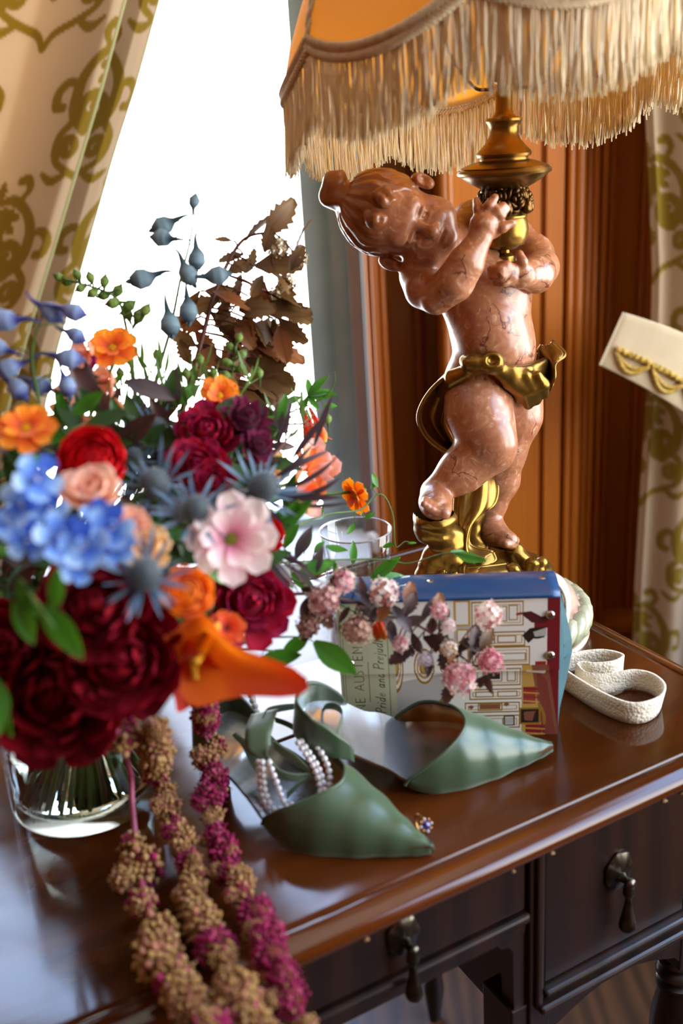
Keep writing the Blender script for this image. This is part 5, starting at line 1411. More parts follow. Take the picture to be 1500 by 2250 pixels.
# ================================================================== ring
RC = T(938, 1842) ; rg = thing('ring', 'gold ring with a violet stone beside the shoe tip', 'ring', RC)
M_RGOLD = mat('ring_gold', '#b98a52', 0.15, metal=1.0); M_GEM = mat('violet_gem', '#2a1266', 0.05, trans=0.4, ior=1.7, coat=1.0)
rd = Vector((0.35, -0.75, 0.55)).normalized(); Rr = frame(rd)
cc = RC + Vector((-0.004, 0.004, 0.0095))
ax2 = rd.cross(Vector((0, 0, 1))).normalized(); ax3 = ax2.cross(Vector((0.75, 0.35, 0.15)).normalized()).normalized()
pts = [cc + rd * (0.0088 * math.cos(2 * PI * i / 40)) + ax2.cross(rd) * (0.0088 * math.sin(2 * PI * i / 40)) * 0.95 for i in range(41)]
MB().tube(pts, 0.0008, 8, caps=False).obj('band', M_RGOLD, rg)
gc = cc + rd * 0.0095
MB().lathe([(0.0, -0.0025), (0.0034, 0.0), (0.0037, 0.0006), (0.0022, 0.0018), (0.0, 0.0019)], 10, gc, Rr).obj('gemstone', M_GEM, rg, smooth=False)
for k in range(8):
    a = 2 * PI * k / 8; q = gc + Rr @ Vector((0.0046 * math.cos(a), 0.0046 * math.sin(a), 0.0))
    MB().ball(q, 0.0011, 8, 6).obj('prong', M_RGOLD if k % 2 else M_PEARL, rg)
# ================================================================== glass vase
VC = T(196, 1742); VR = 0.0635; VH = 0.150
vase = thing('glass_vase', 'round clear glass vase of water holding the bouquet', 'vase', VC)
M_VGLASS = thin_glass('vase_glass', (0.95, 0.975, 0.965))
MB().lathe([(0.0, 0.0006), (VR * 0.94, 0.0006), (VR * 0.985, 0.003), (VR, 0.008), (VR, VH), (VR - 0.0012, VH + 0.0012), (VR - 0.0030, VH), (VR - 0.0032, 0.016), (VR - 0.009, 0.0125), (0.0, 0.0120)], 64, VC).obj('vessel', M_VGLASS, vase)
M_WATER = mat('water', (0.97, 1, 0.98), 0.0, trans=1.0, ior=1.33)
MB().lathe([(0.0, 0.0125), (VR - 0.0095, 0.0130), (VR - 0.0036, 0.0166), (VR - 0.0036, 0.092), (VR - 0.0045, 0.0912), (0.0, 0.0910)], 48, VC).obj('water', M_WATER, vase)

# ================================================================== flower kit: heads are built at unit diameter
def petal(L=0.5, W=0.22, cup=0.0, curl=0.0, ruf=0.0, tip=0.0, notch=0.0, nu=9, nv=7, cols=((1, 1, 1), (1, 1, 1)), twist=0.0, rk=9.0, vein=None):
    mb_ = MB(); rows = []; cc = []; y = z = 0.0; ds = L / (nu - 1)
    cs = interp([srgb(c) if isinstance(c, str) else c for c in cols], nu)
    for i in range(nu):
        t = i / (nu - 1); a = curl * t
        if i: y += ds * math.cos(a); z += ds * math.sin(a)
        rnd_ = (max(t, 0.02) ** 0.62) * (max(1 - t ** 5, 0.0) ** 0.5); pt = math.sin(PI * (max(t, 0.03) ** 0.8)) if t < 1 else 0.0
        w = W * (rnd_ * (1 - tip) + pt * tip) + 0.004 * L
        row = []
        for j in range(nv):
            q = j / (nv - 1) * 2 - 1; x = w * q
            zz = z + cup * W * q * q * (0.3 + 0.7 * t) + ruf * L * math.sin(rk * q + 3 * t) * t * t
            yy = y - notch * L * (1 - abs(math.cos(2.2 * PI * q))) * t ** 6
            ca, sa = math.cos(twist * t), math.sin(twist * t)
            row.append(Vector((x * ca, yy, zz + x * sa)))
            c = cs[i]
            if vein and abs(q) < 0.2: c = tuple(a_ * b_ for a_, b_ in zip(c, vein))
            cc.append(c)
        rows.append(row)
    mb_.grid(rows); mb_.c = cc
    return mb_
M_PETAL = mat('petal', attr=True, rough=0.55, thin=0.38, sheen=0.15, bump=(30, 0.1))
M_PETAL_D = mat('velvet_petal', attr=True, rough=0.7, thin=0.25, spec=0.15)
M_LEAF = mat('leaf', attr=True, rough=0.42, thin=0.32)
M_GREEN = mat('stem_green', '#5d7a35', 0.5, noise=(60, '#3f5a22', 2), thin=0.15)
M_BROWN = mat('stem_brown', '#6a3a2a', 0.55, noise=(60, '#41231a', 2))
M_MAUVE = mat('stem_pink', '#a8506a', 0.5, noise=(60, '#7a3048', 2))
def pm_(name, m=M_PETAL, **kw): return petal(**kw).mesh(name, m)
PET = dict(
    cosmos=[pm_('petal', L=0.47, W=0.21, cup=0.10, curl=-0.25, ruf=0.045, notch=0.10, cols=c, rk=7) for c in (('#c23a06', '#f0780a', '#ffab1e'), ('#b02c06', '#e8600a', '#fb9416'))],
    redcos=[pm_('petal', L=0.47, W=0.21, cup=0.10, curl=-0.25, ruf=0.06, notch=0.06, cols=('#8c1a05', '#d83c08', '#f06a12'), rk=7)],
    pink=[pm_('petal', L=0.49, W=0.195, cup=0.34, curl=0.22, ruf=0.045, cols=c, rk=5) for c in (('#b8305a', '#e8a0b4', '#f6dcdc', '#f3e6e0'), ('#c2406a', '#eeb4c0', '#f8e4e0', '#f4ece6'))],
    peach=[pm_('petal', L=0.48, W=0.24, cup=0.30, curl=0.35, ruf=0.04, cols=('#d06a3c', '#f0ae8c', '#f6cdb8'), rk=5)],
    butter=[pm_('petal', L=0.48, W=0.22, cup=0.25, curl=0.30, ruf=0.04, cols=('#d88a30', '#efbf6c', '#f6d9b0'), rk=5)],
    red=[pm_('petal', M_PETAL_D, L=0.44, W=0.27, cup=0.38, curl=0.75, ruf=0.02, cols=('#4a0006', '#b00610', '#d0101a'), rk=5)],
    orange=[pm_('petal', L=0.44, W=0.26, cup=0.36, curl=0.70, ruf=0.02, cols=('#b84404', '#ee7208', '#f58a1a'), rk=5)],
    wine=[pm_('petal', M_PETAL_D, L=0.46, W=0.25, cup=0.30, curl=0.60, ruf=0.07, cols=c, rk=8) for c in (('#2a0008', '#6c0414', '#8e0a1c'), ('#220006', '#56030f', '#7a0a1e'))],
    crimson=[pm_('petal', M_PETAL_D, L=0.46, W=0.24, cup=0.25, curl=0.45, ruf=0.09, cols=c, rk=9) for c in (('#3a0010', '#8a0a24', '#b01434'), ('#30000e', '#7a0826', '#a0204a'))],
    plum=[pm_('petal', M_PETAL_D, L=0.46, W=0.15, cup=0.25, curl=0.25, tip=0.6, ruf=0.04, cols=('#24060f', '#5a1830', '#7c2a4a'))],
    fuch=[pm_('petal', M_PETAL_D, L=0.46, W=0.20, cup=0.3, curl=0.35, ruf=0.08, cols=('#4a0a26', '#9a1a4c', '#c04a80'))],
    blue=[pm_('petal', L=0.48, W=0.24, cup=0.20, curl=0.15, ruf=0.04, cols=c, rk=4) for c in (('#2a4ab0', '#5c8ade', '#a8cbf0'), ('#3452b4', '#7aa8e4', '#c8def4'), ('#24409c', '#3a64cc', '#4a78d8'))],
    snap=[pm_('petal', L=0.5, W=0.28, cup=0.35, curl=0.7, ruf=0.09, cols=c, rk=6) for c in (('#d8764a', '#ef9c74', '#f4b496'), ('#c86a34', '#e88a5a', '#f0a080'))],
    lily=[pm_('petal', L=0.5, W=0.26, cup=0.35, curl=0.5, ruf=0.05, cols=c, rk=5) for c in (('#d88a28', '#ee8a3c', '#f0b8b0'), ('#e8a848', '#f4b070', '#f2d0d0'), ('#c84a20', '#e86a30', '#ee8a50'))],
    bract=[pm_('bract', M_LEAF, L=0.5, W=0.026, cup=0.4, curl=-0.25, tip=1.0, nu=7, nv=3, cols=('#4a5a70', '#5f7890', '#8aa0b4')), pm_('bract', M_LEAF, L=0.5, W=0.022, cup=0.4, curl=0.2, tip=1.0, nu=7, nv=3, cols=('#3c4a62', '#55708c', '#7c98b0'))],
    darkb=[pm_('bract', M_LEAF, L=0.5, W=0.03, cup=0.4, curl=-0.5, tip=1.0, nu=7, nv=3, cols=('#2c2026', '#4a3640', '#6a5058'))])
rf = random.Random(21)
def ring(n, r0, z0, el, sc=1.0, off=0.0, ja=0.12, je=0.10, js=0.06):
    return [Matrix.Rotation(2 * PI * k / n + off + rf.uniform(-ja, ja), 4, 'Z') @ Matrix.Translation((0, r0, z0)) @ Matrix.Rotation(el + rf.uniform(-je, je), 4, 'X') @ Matrix.Scale(sc * (1 + rf.uniform(-js, js)), 4) for k in range(n)]
def layers(kind):
    if kind in ('cosmos', 'redcos'): return ring(8, 0.03, 0, 0.22) + ring(6, 0.03, 0.03, 0.62, 0.72, 0.3)
    if kind in ('pink',): return ring(8, 0.03, 0, 0.10) + ring(6, 0.02, 0.03, 0.42, 0.80, 0.35)
    if kind in ('peach', 'butter'): return ring(8, 0.03, 0, 0.25) + ring(7, 0.03, 0.04, 0.65, 0.75, 0.35) + ring(5, 0.02, 0.05, 1.0, 0.5, 0.1)
    if kind in ('red', 'orange'):
        o = []
        for i in range(7): o += ring(5 + (i + 1) // 2, 0.02 + 0.030 * i, 0.14 - 0.018 * i, 1.30 - 0.15 * i, 0.36 + 0.085 * i, 0.7 * i, 0.1, 0.06)
        return o
    if kind in ('wine', 'crimson'):
        o = []
        for i in range(6): o += ring(6 + i, 0.02 + 0.035 * i, 0.16 - 0.03 * i, 1.35 - 0.26 * i, 0.45 + 0.10 * i, 0.9 * i, 0.22, 0.20, 0.14)
        return o
    if kind in ('plum', 'fuch'):
        o = []
        for i in range(4): o += ring(8 + 2 * i, 0.02 + 0.03 * i, 0.12 - 0.03 * i, 1.25 - 0.36 * i, 0.6 + 0.10 * i, 0.5 * i, 0.15, 0.15)
        return o
    if kind == 'lily': return ring(4, 0.03, 0, 0.45, 1.0) + ring(3, 0.03, 0.03, 0.85, 0.85, 0.6)
    if kind == 'blue': return ring(5, 0.03, 0, 0.25, 0.95, rf.uniform(0, 1)) + ring(2, 0.02, 0.03, 0.9, 0.45)
    if kind == 'snap': return ring(3, 0.02, 0, 0.35, 0.95, rf.uniform(0, 1)) + ring(2, 0.02, 0.05, 1.05, 0.8, 1.0)
    if kind == 'thistle': return ring(15, 0.12, 0.0, 0.35, 1.0, 0, 0.15, 0.30, 0.25) + ring(10, 0.10, -0.02, -0.2, 0.75, 0.3, 0.2, 0.3, 0.25)
CEN = dict(cosmos=('#e8b020', 0.085), redcos=('#7a3008', 0.07), pink=('#8a8a2c', 0.085), peach=('#b06a20', 0.06), butter=('#c89a30', 0.06), blue=('#e6e8e0', 0.05))
def centre_mesh(c, r):
    m = MB(); c = srgb(c)
    m.ball((0, 0, 0.02), (r, r, r * 0.7), 10, 6, col=c)
    for k in range(26):
        a = k * 2.4; q = r * math.sqrt(k / 26); m.ball((q * math.cos(a), q * math.sin(a), 0.02 + math.sqrt(max(r * r - q * q, 0)) * 0.7), r * 0.16, 5, 4, col=tuple(min(1, x * (1.3 if k % 2 else 0.7)) for x in c))
    return m.mesh('flower_centre', M_PETAL_D)
CMESH = {k: centre_mesh(*v) for k, v in CEN.items()}
def egg_mesh():
    m = MB(); m.ball((0, 0, 0.14), (0.17, 0.17, 0.215), 14, 10, col=srgb('#5c6468'))
    for k in range(230):
        u = k * 2.399963; w = math.acos(1 - 1.7 * (k + 0.5) / 230)
        d = Vector((math.sin(w) * math.cos(u), math.sin(w) * math.sin(u), math.cos(w)))
        p = Vector((d.x * 0.167, d.y * 0.167, 0.14 + d.z * 0.21))
        m.tube([p, p + d * 0.018, p + d * 0.045], [0.008, 0.006, 0.001], 4, col=[srgb('#566066'), srgb('#7a858c'), srgb('#a9b4ba')])
    return m.mesh('thistle_cone', M_PETAL_D)
EGG = egg_mesh()
def axis(p): return (Vector(p) - CAMP).dot(LF)
def size_m(px, p): return px * axis(p) / FPX
def fdir(p, cam=1.0, up=0.3, right=0.0): return ((CAMP - p).normalized() * cam + Vector((0, 0, 1)) * up + Vector((1, 0, 0)) * right).normalized()
def stem(parent, head, d, m=M_GREEN, r=0.0016, base=None, bow=0.03, name='stem'):
    if base is None:
        a = rf.uniform(0, 2 * PI); q = 0.042 * math.sqrt(rf.random())
        base = VC + Vector((q * math.cos(a), q * math.sin(a), 0.0165)); o = Vector((math.cos(a + 2.6), math.sin(a + 2.6), 0))
        neck = VC + o * 0.035 + Vector((0, 0, VH * 1.02))
        hh_ = head - d * 0.012
        pts = [base, base.lerp(neck, 0.55), neck, neck.lerp(hh_, 0.55) + Vector((0, 0, bow)), hh_]
    else: pts = [base, base.lerp(head, 0.5) + Vector((0, 0, bow)), head]
    MB().tube(bez(pts, 24), r, 7).obj(name, m, parent)
    return base
GRP = 'flowers of the bouquet'
def put(parent, kind, p, d, dia, spin=0.0, name='petal', centre=True):
    M0 = Matrix.Translation(p) @ frame(d).to_4x4() @ Matrix.Rotation(spin, 4, 'Z') @ Matrix.Scale(dia, 4)
    key = {'thistle': 'bract'}.get(kind, kind)
    for i, L in enumerate(layers(kind)):
        link('bract' if key == 'bract' else name, PET[key][i % len(PET[key])], parent, M0 @ L)
    if kind in CMESH and centre: link('flower_centre', CMESH[kind], parent, M0)
    if kind == 'thistle': link('thistle_cone', EGG, parent, M0)
def flower(name, label, kind, px, py, y, dpx, cam=1.0, up=0.3, right=0.0, sm=M_GREEN, cat='flower', core=None):
    p = P(px, py, y); d = fdir(p, cam, up, right); dia = size_m(dpx, p)
    b = VC + Vector((0, 0, 0.0165))
    t = thing(name, label, cat, b, GRP)
    put(t, kind, p, d, dia, rf.uniform(0, 3))
    if core: MB().ball(p + d * dia * 0.10, (dia * 0.30, dia * 0.30, dia * 0.24), 12, 8, frame(d), col=srgb(core)).obj('flower_core', M_PETAL_D, t)
    stem(t, p, d, sm)
    return t
# ================================================================== the bouquet
F = flower
F('cosmos_flower', 'orange cosmos high at the back, beside the gold curtain', 'cosmos', 248, 768, 0.80, 125, 0.7, 0.7, -0.1)
F('cosmos_flower', 'orange and yellow cosmos at the left edge of the frame', 'cosmos', 58, 946, 0.62, 150, 0.6, 0.75)
F('cosmos_flower', 'orange cosmos against the bright window above the dark crimson blooms', 'cosmos', 482, 870, 0.78, 98, 0.9, 0.3, 0.25)
F('cosmos_flower', 'orange cosmos nodding on a thin stalk left of the lamp base', 'cosmos', 783, 1088, 0.86, 92, 0.45, -0.25, -0.5)
F('cosmos_flower', 'small red-orange cosmos just above the orange calla lily', 'redcos', 497, 1382, 0.60, 92, 0.9, 0.5, 0.2)
F('ranunculus_flower', 'large white and pink open ranunculus facing the camera', 'pink', 505, 1186, 0.60, 205, 1.0, 0.10, 0.12)
F('ranunculus_flower', 'peach-pink open ranunculus above the blue delphinium', 'peach', 200, 1098, 0.555, 165, 0.55, 0.9)
F('ranunculus_flower', 'pale yellow ruffled ranunculus behind the lowest blue thistle', 'butter', 322, 1212, 0.565, 130, 0.8, 0.5)
F('ranunculus_flower', 'small blush ranunculus right of the blue delphinium', 'peach', 288, 1155, 0.57, 95, 0.9, 0.2, 0.3)
F('ranunculus_flower', 'scarlet layered ranunculus left of the grey thistles', 'red', 205, 1022, 0.62, 165, 0.9, 0.35, core='#9a0610')
F('ranunculus_flower', 'scarlet ranunculus peeping out behind the pink one', 'red', 575, 1178, 0.655, 90, 0.7, 0.2, 0.6, core='#9a0610')
F('ranunculus_flower', 'bright orange layered ranunculus above the calla lily', 'orange', 408, 1312, 0.565, 135, 0.9, 0.35, 0.1, core='#d86a0a')
F('peony_flower', 'big deep red peony at the lower left, over the vase', 'wine', 125, 1525, 0.565, 290, 0.9, 0.05, -0.1, core='#5a0310')
F('peony_flower', 'deep red peony left of the orange calla lily', 'wine', 258, 1455, 0.55, 240, 1.0, 0.1, 0.05, core='#5a0310')
F('peony_flower', 'deep red peony below the blue delphinium', 'wine', 205, 1345, 0.545, 215, 1.0, 0.25, core='#5a0310')
F('peony_flower', 'dark red peony at the left edge above the vase', 'wine', 15, 1440, 0.57, 220, 0.9, 0.2, -0.3, core='#5a0310')
F('dianthus_flower', 'dark magenta ruffled dianthus right of the orange blooms', 'crimson', 540, 1325, 0.67, 165, 0.9, 0.1, 0.3, core='#6a0820')
F('dianthus_flower', 'crimson ruffled dianthus beneath the window cosmos', 'crimson', 455, 958, 0.73, 130, 0.8, 0.5, core='#6a0820')
F('dianthus_flower', 'crimson ruffled dianthus above the grey thistles', 'crimson', 430, 1030, 0.69, 120, 0.9, 0.3, core='#6a0820')
F('dianthus_flower', 'crimson dianthus tucked above the big pink ranunculus', 'crimson', 470, 1060, 0.67, 85, 0.9, 0.2, core='#6a0820')
F('astrantia_flower', 'dark plum spiky astrantia right of the crimson dianthus', 'plum', 535, 930, 0.74, 125, 0.7, 0.5, 0.3, core='#3a1020')
F('astrantia_flower', 'dark plum astrantia near the red columbine', 'plum', 560, 985, 0.72, 90, 0.7, 0.3, 0.5, core='#3a1020')
F('astrantia_flower', 'small purple astrantia near the gold curtain', 'fuch', 183, 802, 0.78, 70, 0.8, 0.4, -0.2, core='#5a1030')
for lab, x, y, yy, s, r_ in (('grey-blue sea holly at the middle, nearest the scarlet ranunculus', 345, 1072, 0.63, 165, -0.15), ('grey-blue sea holly touching the big pink ranunculus', 430, 1130, 0.605, 165, 0.1),
                             ('grey-blue sea holly at the right, before the window light', 572, 1082, 0.665, 175, 0.35), ('grey-blue sea holly hanging over the deep red peonies', 318, 1272, 0.53, 185, 0.05),
                             ('dark sea holly standing tall behind the scarlet ranunculus', 345, 952, 0.76, 130, 0.0), ('small dark sea holly left of the crimson dianthus', 300, 1010, 0.72, 100, -0.2)):
    F('sea_holly', lab, 'thistle', x, y, yy, s, 0.75, 0.45, r_)
# snapdragons
def snap(label, pts, y, s):
    p0 = P(*pts[-1], y); t = thing('snapdragon', label, 'flower', VC + Vector((0, 0, 0.0165)), GRP)
    for (a, b) in pts:
        p = P(a, b, y + rf.uniform(-0.02, 0.02)); put(t, 'snap', p, fdir(p, 0.9, 0.1, rf.uniform(-0.6, 0.6)), size_m(s, p), rf.uniform(0, 3))
    stem(t, P(*pts[0], y), Vector((0, 0, 1)))
snap('peach snapdragon at the back left of the bouquet', [(150, 880), (165, 925), (195, 775)], 0.77, 90)
snap('peach snapdragon between the orange cosmos and the window', [(235, 860), (215, 900), (250, 905), (240, 835)], 0.76, 85)
# blue delphinium: florets with petals
dp = thing('delphinium', 'bright blue delphinium spike at the front left of the bouquet', 'flower', VC + Vector((0, 0, 0.0165)), GRP)
for x, y, s, yy in ((80, 1052, 110, 0.515), (48, 1110, 95, 0.52), (128, 1178, 110, 0.505), (186, 1200, 105, 0.505), (246, 1160, 100, 0.515), (60, 1190, 90, 0.515), (215, 1140, 80, 0.53), (165, 1245, 85, 0.51), (262, 1205, 80, 0.52), (110, 1118, 85, 0.53), (20, 1150, 80, 0.53)):
    p = P(x, y, yy); d = fdir(p, 0.9, 0.2, rf.uniform(-0.5, 0.5)); dia = size_m(s * 1.2, p)
    f = link('floret', CMESH['blue'], dp, Matrix.Translation(p) @ frame(d).to_4x4() @ Matrix.Scale(dia, 4))
    put(f, 'blue', p, d, dia, rf.uniform(0, 3), centre=False)
stem(dp, P(130, 1180, 0.53), Vector((0, -0.5, 0.5)), r=0.0022)
# delphinium buds with spurs on tall stalks
def bud_mesh(c1, c2):
    m = MB(); cs = [srgb(c1), srgb(c1), srgb(c2), srgb(c2), srgb(c2)]
    pts = bez([(0, 0, -0.50), (0, 0.06, -0.30), (0, 0.03, -0.05), (0, 0, 0.12), (0, 0, 0.32), (0, 0, 0.5)], 20)
    m.tube(pts, interp([0.015, 0.035, 0.075, 0.20, 0.23, 0.10], len(pts)), 9, col=interp([srgb(c1), srgb(c1), srgb(c1), srgb(c2), srgb(c2), srgb(c1)], len(pts)))
    for k in range(3):
        q = petal(L=0.28, W=0.09, cup=0.3, curl=0.4, tip=0.5, nu=5, nv=4, cols=(c2, c2, c1)); R3 = Matrix.Rotation(2.1 * k, 3, 'Z') @ Matrix.Rotation(1.25, 3, 'X')
        m.add([R3 @ Vector(v) + Vector((0, 0, 0.34)) for v in q.v], q.f, q.c)
    return m.mesh('bud', M_PETAL)
BUD = dict(slate=bud_mesh('#3e5560', '#7f98a4'), violet=bud_mesh('#3a3e8c', '#8fa2c4'), green=bud_mesh('#4a6a24', '#86a24c'))
def spike(name, label, path, y, buds, kind, sm=M_GREEN, r=0.0016, cat='flower'):
    pts = [P(a, b, y + (c[0] if c else 0)) for a, b, *c in path]
    t = thing(name, label, cat, pts[0], GRP)
    n = (pts[0] - VC).length
    b = stem(t, pts[0], Vector((0, 0, 1)), sm, r, bow=0.0)
    MB().tube(bez(pts, 32), interp([r, r * 0.5], len(bez(pts, 32))), 7).obj('stalk', sm, t)
    for bx_, by_, s, ang in buds:
        p = P(bx_, by_, y + rf.uniform(-0.012, 0.012)); sz = size_m(s * {'slate': 1.25, 'violet': 1.02, 'green': 1.0}[kind], p)
        d = (CAM_R * math.cos(ang) + CAM_U * math.sin(ang) + LF * rf.uniform(-0.3, 0.3)).normalized()
        link('bud', BUD[kind], t, Matrix.Translation(p) @ frame(d).to_4x4() @ Matrix.Rotation(rf.uniform(0, 6), 4, 'Z') @ Matrix.Scale(sz, 4))
        q = min(pts_f(pts), key=lambda w: (w - p).length)
        MB().tube(bez([q, q.lerp(p, 0.5) + Vector((0, 0, 0.003)), p], 8), 0.0005, 5).obj('bud_stalk', sm, t)
    return t
def pts_f(pts): return bez(pts, 32)
D2 = math.radians
spike('delphinium', 'tall grey-blue delphinium buds standing against the bright window', [(330, 930), (345, 830), (375, 720), (395, 620), (415, 540), (428, 470)], 0.86,
      [(378, 488, 75, D2(200)), (424, 455, 45, D2(80)), (375, 525, 70, D2(170)), (433, 548, 70, D2(-95)), (402, 583, 75, D2(-60)), (335, 608, 80, D2(195)), (455, 608, 75, D2(10)), (412, 662, 75, D2(-85)), (370, 690, 80, D2(-80))], 'slate')
spike('delphinium', 'violet-blue delphinium buds before the left curtain', [(95, 960), (85, 880), (70, 780), (90, 700)], 0.70,
      [(95, 672, 95, D2(-40)), (140, 680, 95, D2(-15)), (35, 705, 110, D2(175)), (150, 728, 85, D2(-30)), (125, 785, 100, D2(-5)), (140, 828, 85, D2(-70)), (40, 800, 95, D2(200)), (25, 840, 95, D2(-45)), (70, 840, 90, D2(-20)), (15, 770, 80, D2(160))], 'violet')
spike('snapdragon', 'green snapdragon buds arching up to the left curtain', [(300, 900), (290, 800), (275, 710), (255, 655), (200, 630), (140, 613)], 0.86,
      [(140, 613, 42, D2(160)), (158, 620, 40, D2(185)), (175, 614, 42, D2(120)), (187, 628, 44, D2(210)), (202, 620, 46, D2(110)), (213, 637, 48, D2(220)), (228, 630, 48, D2(80)), (240, 645, 50, D2(200)), (252, 650, 52, D2(60)), (262, 664, 56, D2(190)), (272, 680, 56, D2(40)), (300, 708, 60, D2(70)), (285, 700, 56, D2(120)), (314, 692, 50, D2(60))], 'green')
spike('snapdragon', 'green budded stalk in front of the copper branch', [(470, 900), (500, 850), (515, 790), (520, 740)], 0.84,
      [(505, 830, 44, D2(150)), (520, 815, 44, D2(30)), (508, 800, 44, D2(160)), (524, 785, 42, D2(40)), (512, 768, 40, D2(140)), (522, 750, 38, D2(70))], 'green')
# calla lilies
def calla(label, base, throat, tipp, y0, y1, w, c0, c1, c2):
    a = P(*base, y0); b = P(*throat, y1); c = P(*tipp, y1)
    ax_ = (b - a).normalized(); Lr = (b - a).length; tipd = (c - b); R = size_m(w, b) / 2
    side = ax_.cross(LF).normalized(); nrm = side.cross(ax_).normalized()
    tl_ = tipd - ax_ * tipd.dot(ax_)
    e1_ = tl_.normalized() if tl_.length > 1e-4 else side; e2_ = ax_.cross(e1_)
    rows = []; cols = []; cs = interp([srgb(c0), srgb(c1), srgb(c2)], 21)
    for i in range(21):
        t = i / 20; row = []
        for k in range(33):
            th = 2 * PI * k / 32 + PI; r = R * (0.10 + 0.30 * t + 0.60 * t ** 3)
            cosv = math.cos(th); ext = max(0, cosv)
            p = a + ax_ * (Lr * t * (0.78 + 0.22 * (0.5 + 0.5 * cosv))) + (e1_ * math.cos(th) + e2_ * math.sin(th)) * r
            p += tipd * (ext ** 3) * t ** 2.5 * 0.9
            p += (e1_ * math.cos(th) + e2_ * math.sin(th)) * (R * 0.30 * max(0, t - 0.7) * 3.3 * (0.6 + 0.6 * math.sin(4 * th + 1))) - ax_ * (R * 0.22 * max(0, t - 0.6) * math.sin(5 * th))
            row.append(p); cols.append(cs[i] if ext < 0.7 else tuple(x * (1 - t ** 3 * ext) + y * t ** 3 * ext for x, y in zip(cs[i], srgb('#c0240e'))))
        rows.append(row)
    t = thing('calla_lily', label, 'flower', VC + Vector((0, 0, 0.0165)), GRP)
    m = MB().grid(rows); m.c = cols; m.obj('spathe', M_PETAL, t)
    MB().tube(bez([a + ax_ * Lr * 0.1, a + ax_ * Lr * 0.6, a + ax_ * Lr * 0.95], 10), interp([0.003, 0.0035, 0.002], 11), 8).obj('spadix', mat('spadix_yellow', '#d8a020', 0.6), t)
    stem(t, a, -ax_, r=0.003)
calla('large orange calla lily with a red tip, in front of the shoes', (478, 1372), (428, 1462), (592, 1492), 0.60, 0.535, 160, '#f9b034', '#f58a18', '#ee6a14')
calla('orange calla lily flushed red, curling toward the pink ranunculus', (400, 1372), (432, 1500), (420, 1535), 0.58, 0.545, 100, '#f0a020', '#e85a10', '#b4140e')
F('lily_flower', 'pink and orange lily before the grey window frame', 'lily', 672, 1040, 0.82, 150, 0.3, 0.5, 0.6)
F('lily_flower', 'pale orange lily low at the foot of the window', 'lily', 640, 1092, 0.78, 150, 0.4, 0.1, 0.8)
F('lily_flower', 'soft yellow lily behind the right sea holly', 'butter', 592, 1030, 0.80, 95, 0.6, 0.4, 0.3)
# columbine
def columbine(label, px, py, y, s, down=True):
    p = P(px, py, y); sz = size_m(s, p); t = thing('columbine', label, 'flower', VC + Vector((0, 0, 0.0165)), GRP)
    d = Vector((0.25, -0.15, -1)).normalized() if down else Vector((-0.2, -0.1, 1)).normalized(); R = frame(d)
    for k in range(5):
        a = 2 * PI * k / 5 + 0.3
        m = MB(); pts = bez([R @ Vector((0.10 * math.cos(a), 0.10 * math.sin(a), -0.65)), R @ Vector((0.17 * math.cos(a), 0.17 * math.sin(a), -0.3)), R @ Vector((0.22 * math.cos(a), 0.22 * math.sin(a), 0.1)), R @ Vector((0.16 * math.cos(a), 0.16 * math.sin(a), 0.3))], 12)
        m.tube([p + q * sz for q in pts], [sz * r for r in interp([0.02, 0.05, 0.11, 0.09], len(pts))], 8, col=interp([srgb('#c02a1c'), srgb('#e8432a'), srgb('#f08a3a'), srgb('#e8c040')], len(pts))); m.obj('spur', M_PETAL, t)
        q = petal(L=0.5, W=0.11, cup=0.2, curl=0.1, tip=1.0, cols=('#d83a24', '#f06a44', '#c8402c'))
        M0 = Matrix.Translation(p) @ R.to_4x4() @ Matrix.Rotation(a + 0.6, 4, 'Z') @ Matrix.Rotation(0.6, 4, 'X') @ Matrix.Scale(sz, 4)
        link('sepal', q.mesh('sepal', M_PETAL), t, M0)
    stem(t, p - d * sz * 0.6, Vector((0, 0, 1)), r=0.0008, bow=0.06)
columbine('red and yellow columbine hanging before the grey window frame', 690, 950, 0.86, 85)
columbine('orange-red columbine bud over the book bag', 838, 1378, 0.735, 75)
# leaves
LEAF = {k: [petal(L=1.0, W=w, cup=0.25, curl=cv_, tip=0.85, nu=9, nv=7, cols=c, vein=(0.8, 0.85, 0.7)).mesh('leaf', M_LEAF) for w, cv_ in ((0.20, -0.4), (0.22, 0.35), (0.17, -0.8))]
        for k, c in dict(green=('#3a6a1c', '#3f7a1e', '#4c8a24'), dark=('#25401a', '#2f5020', '#3a5c26'), copper=('#5a2e1a', '#7a4426', '#8a5230'), wine=('#32201e', '#4a2e2a', '#5a3a34'), grey=('#3c3238', '#54464a', '#685a5c')).items()}
def jag(c):
    q = petal(L=1.0, W=0.30, cup=0.15, curl=-0.5, tip=0.55, nu=13, nv=9, cols=c, vein=(0.75, 0.7, 0.65))
    for i in range(13):
        for j in (0, 8):
            v = q.v[i * 9 + j]; f = 1.12 if i % 2 else 0.90
            q.v[i * 9 + j] = (v[0] * f * (1.15 if i in (5, 7) else 1), v[1] + (0.04 if i % 2 else 0), v[2])
    return q.mesh('leaf', M_LEAF)
LEAF['thin'] = [petal(L=1.0, W=w, cup=0.4, curl=c, tip=1.0, nu=8, nv=3, cols=('#33242a', '#4a3840', '#5e4a50')).mesh('leaf', M_LEAF) for w, c in ((0.045, -0.6), (0.035, 0.5), (0.05, 0.9))]
LEAF['nine'] = [jag(('#4e331c', '#6c4c2a', '#86683e')), jag(('#432a18', '#5e4226', '#785a34')), jag(('#5a2e1a', '#7e4a28', '#946038'))]
LEAF['ninedark'] = [jag(('#2e1e1e', '#46302c', '#5a3e36')), jag(('#3a2422', '#4e322c', '#6a4434'))]
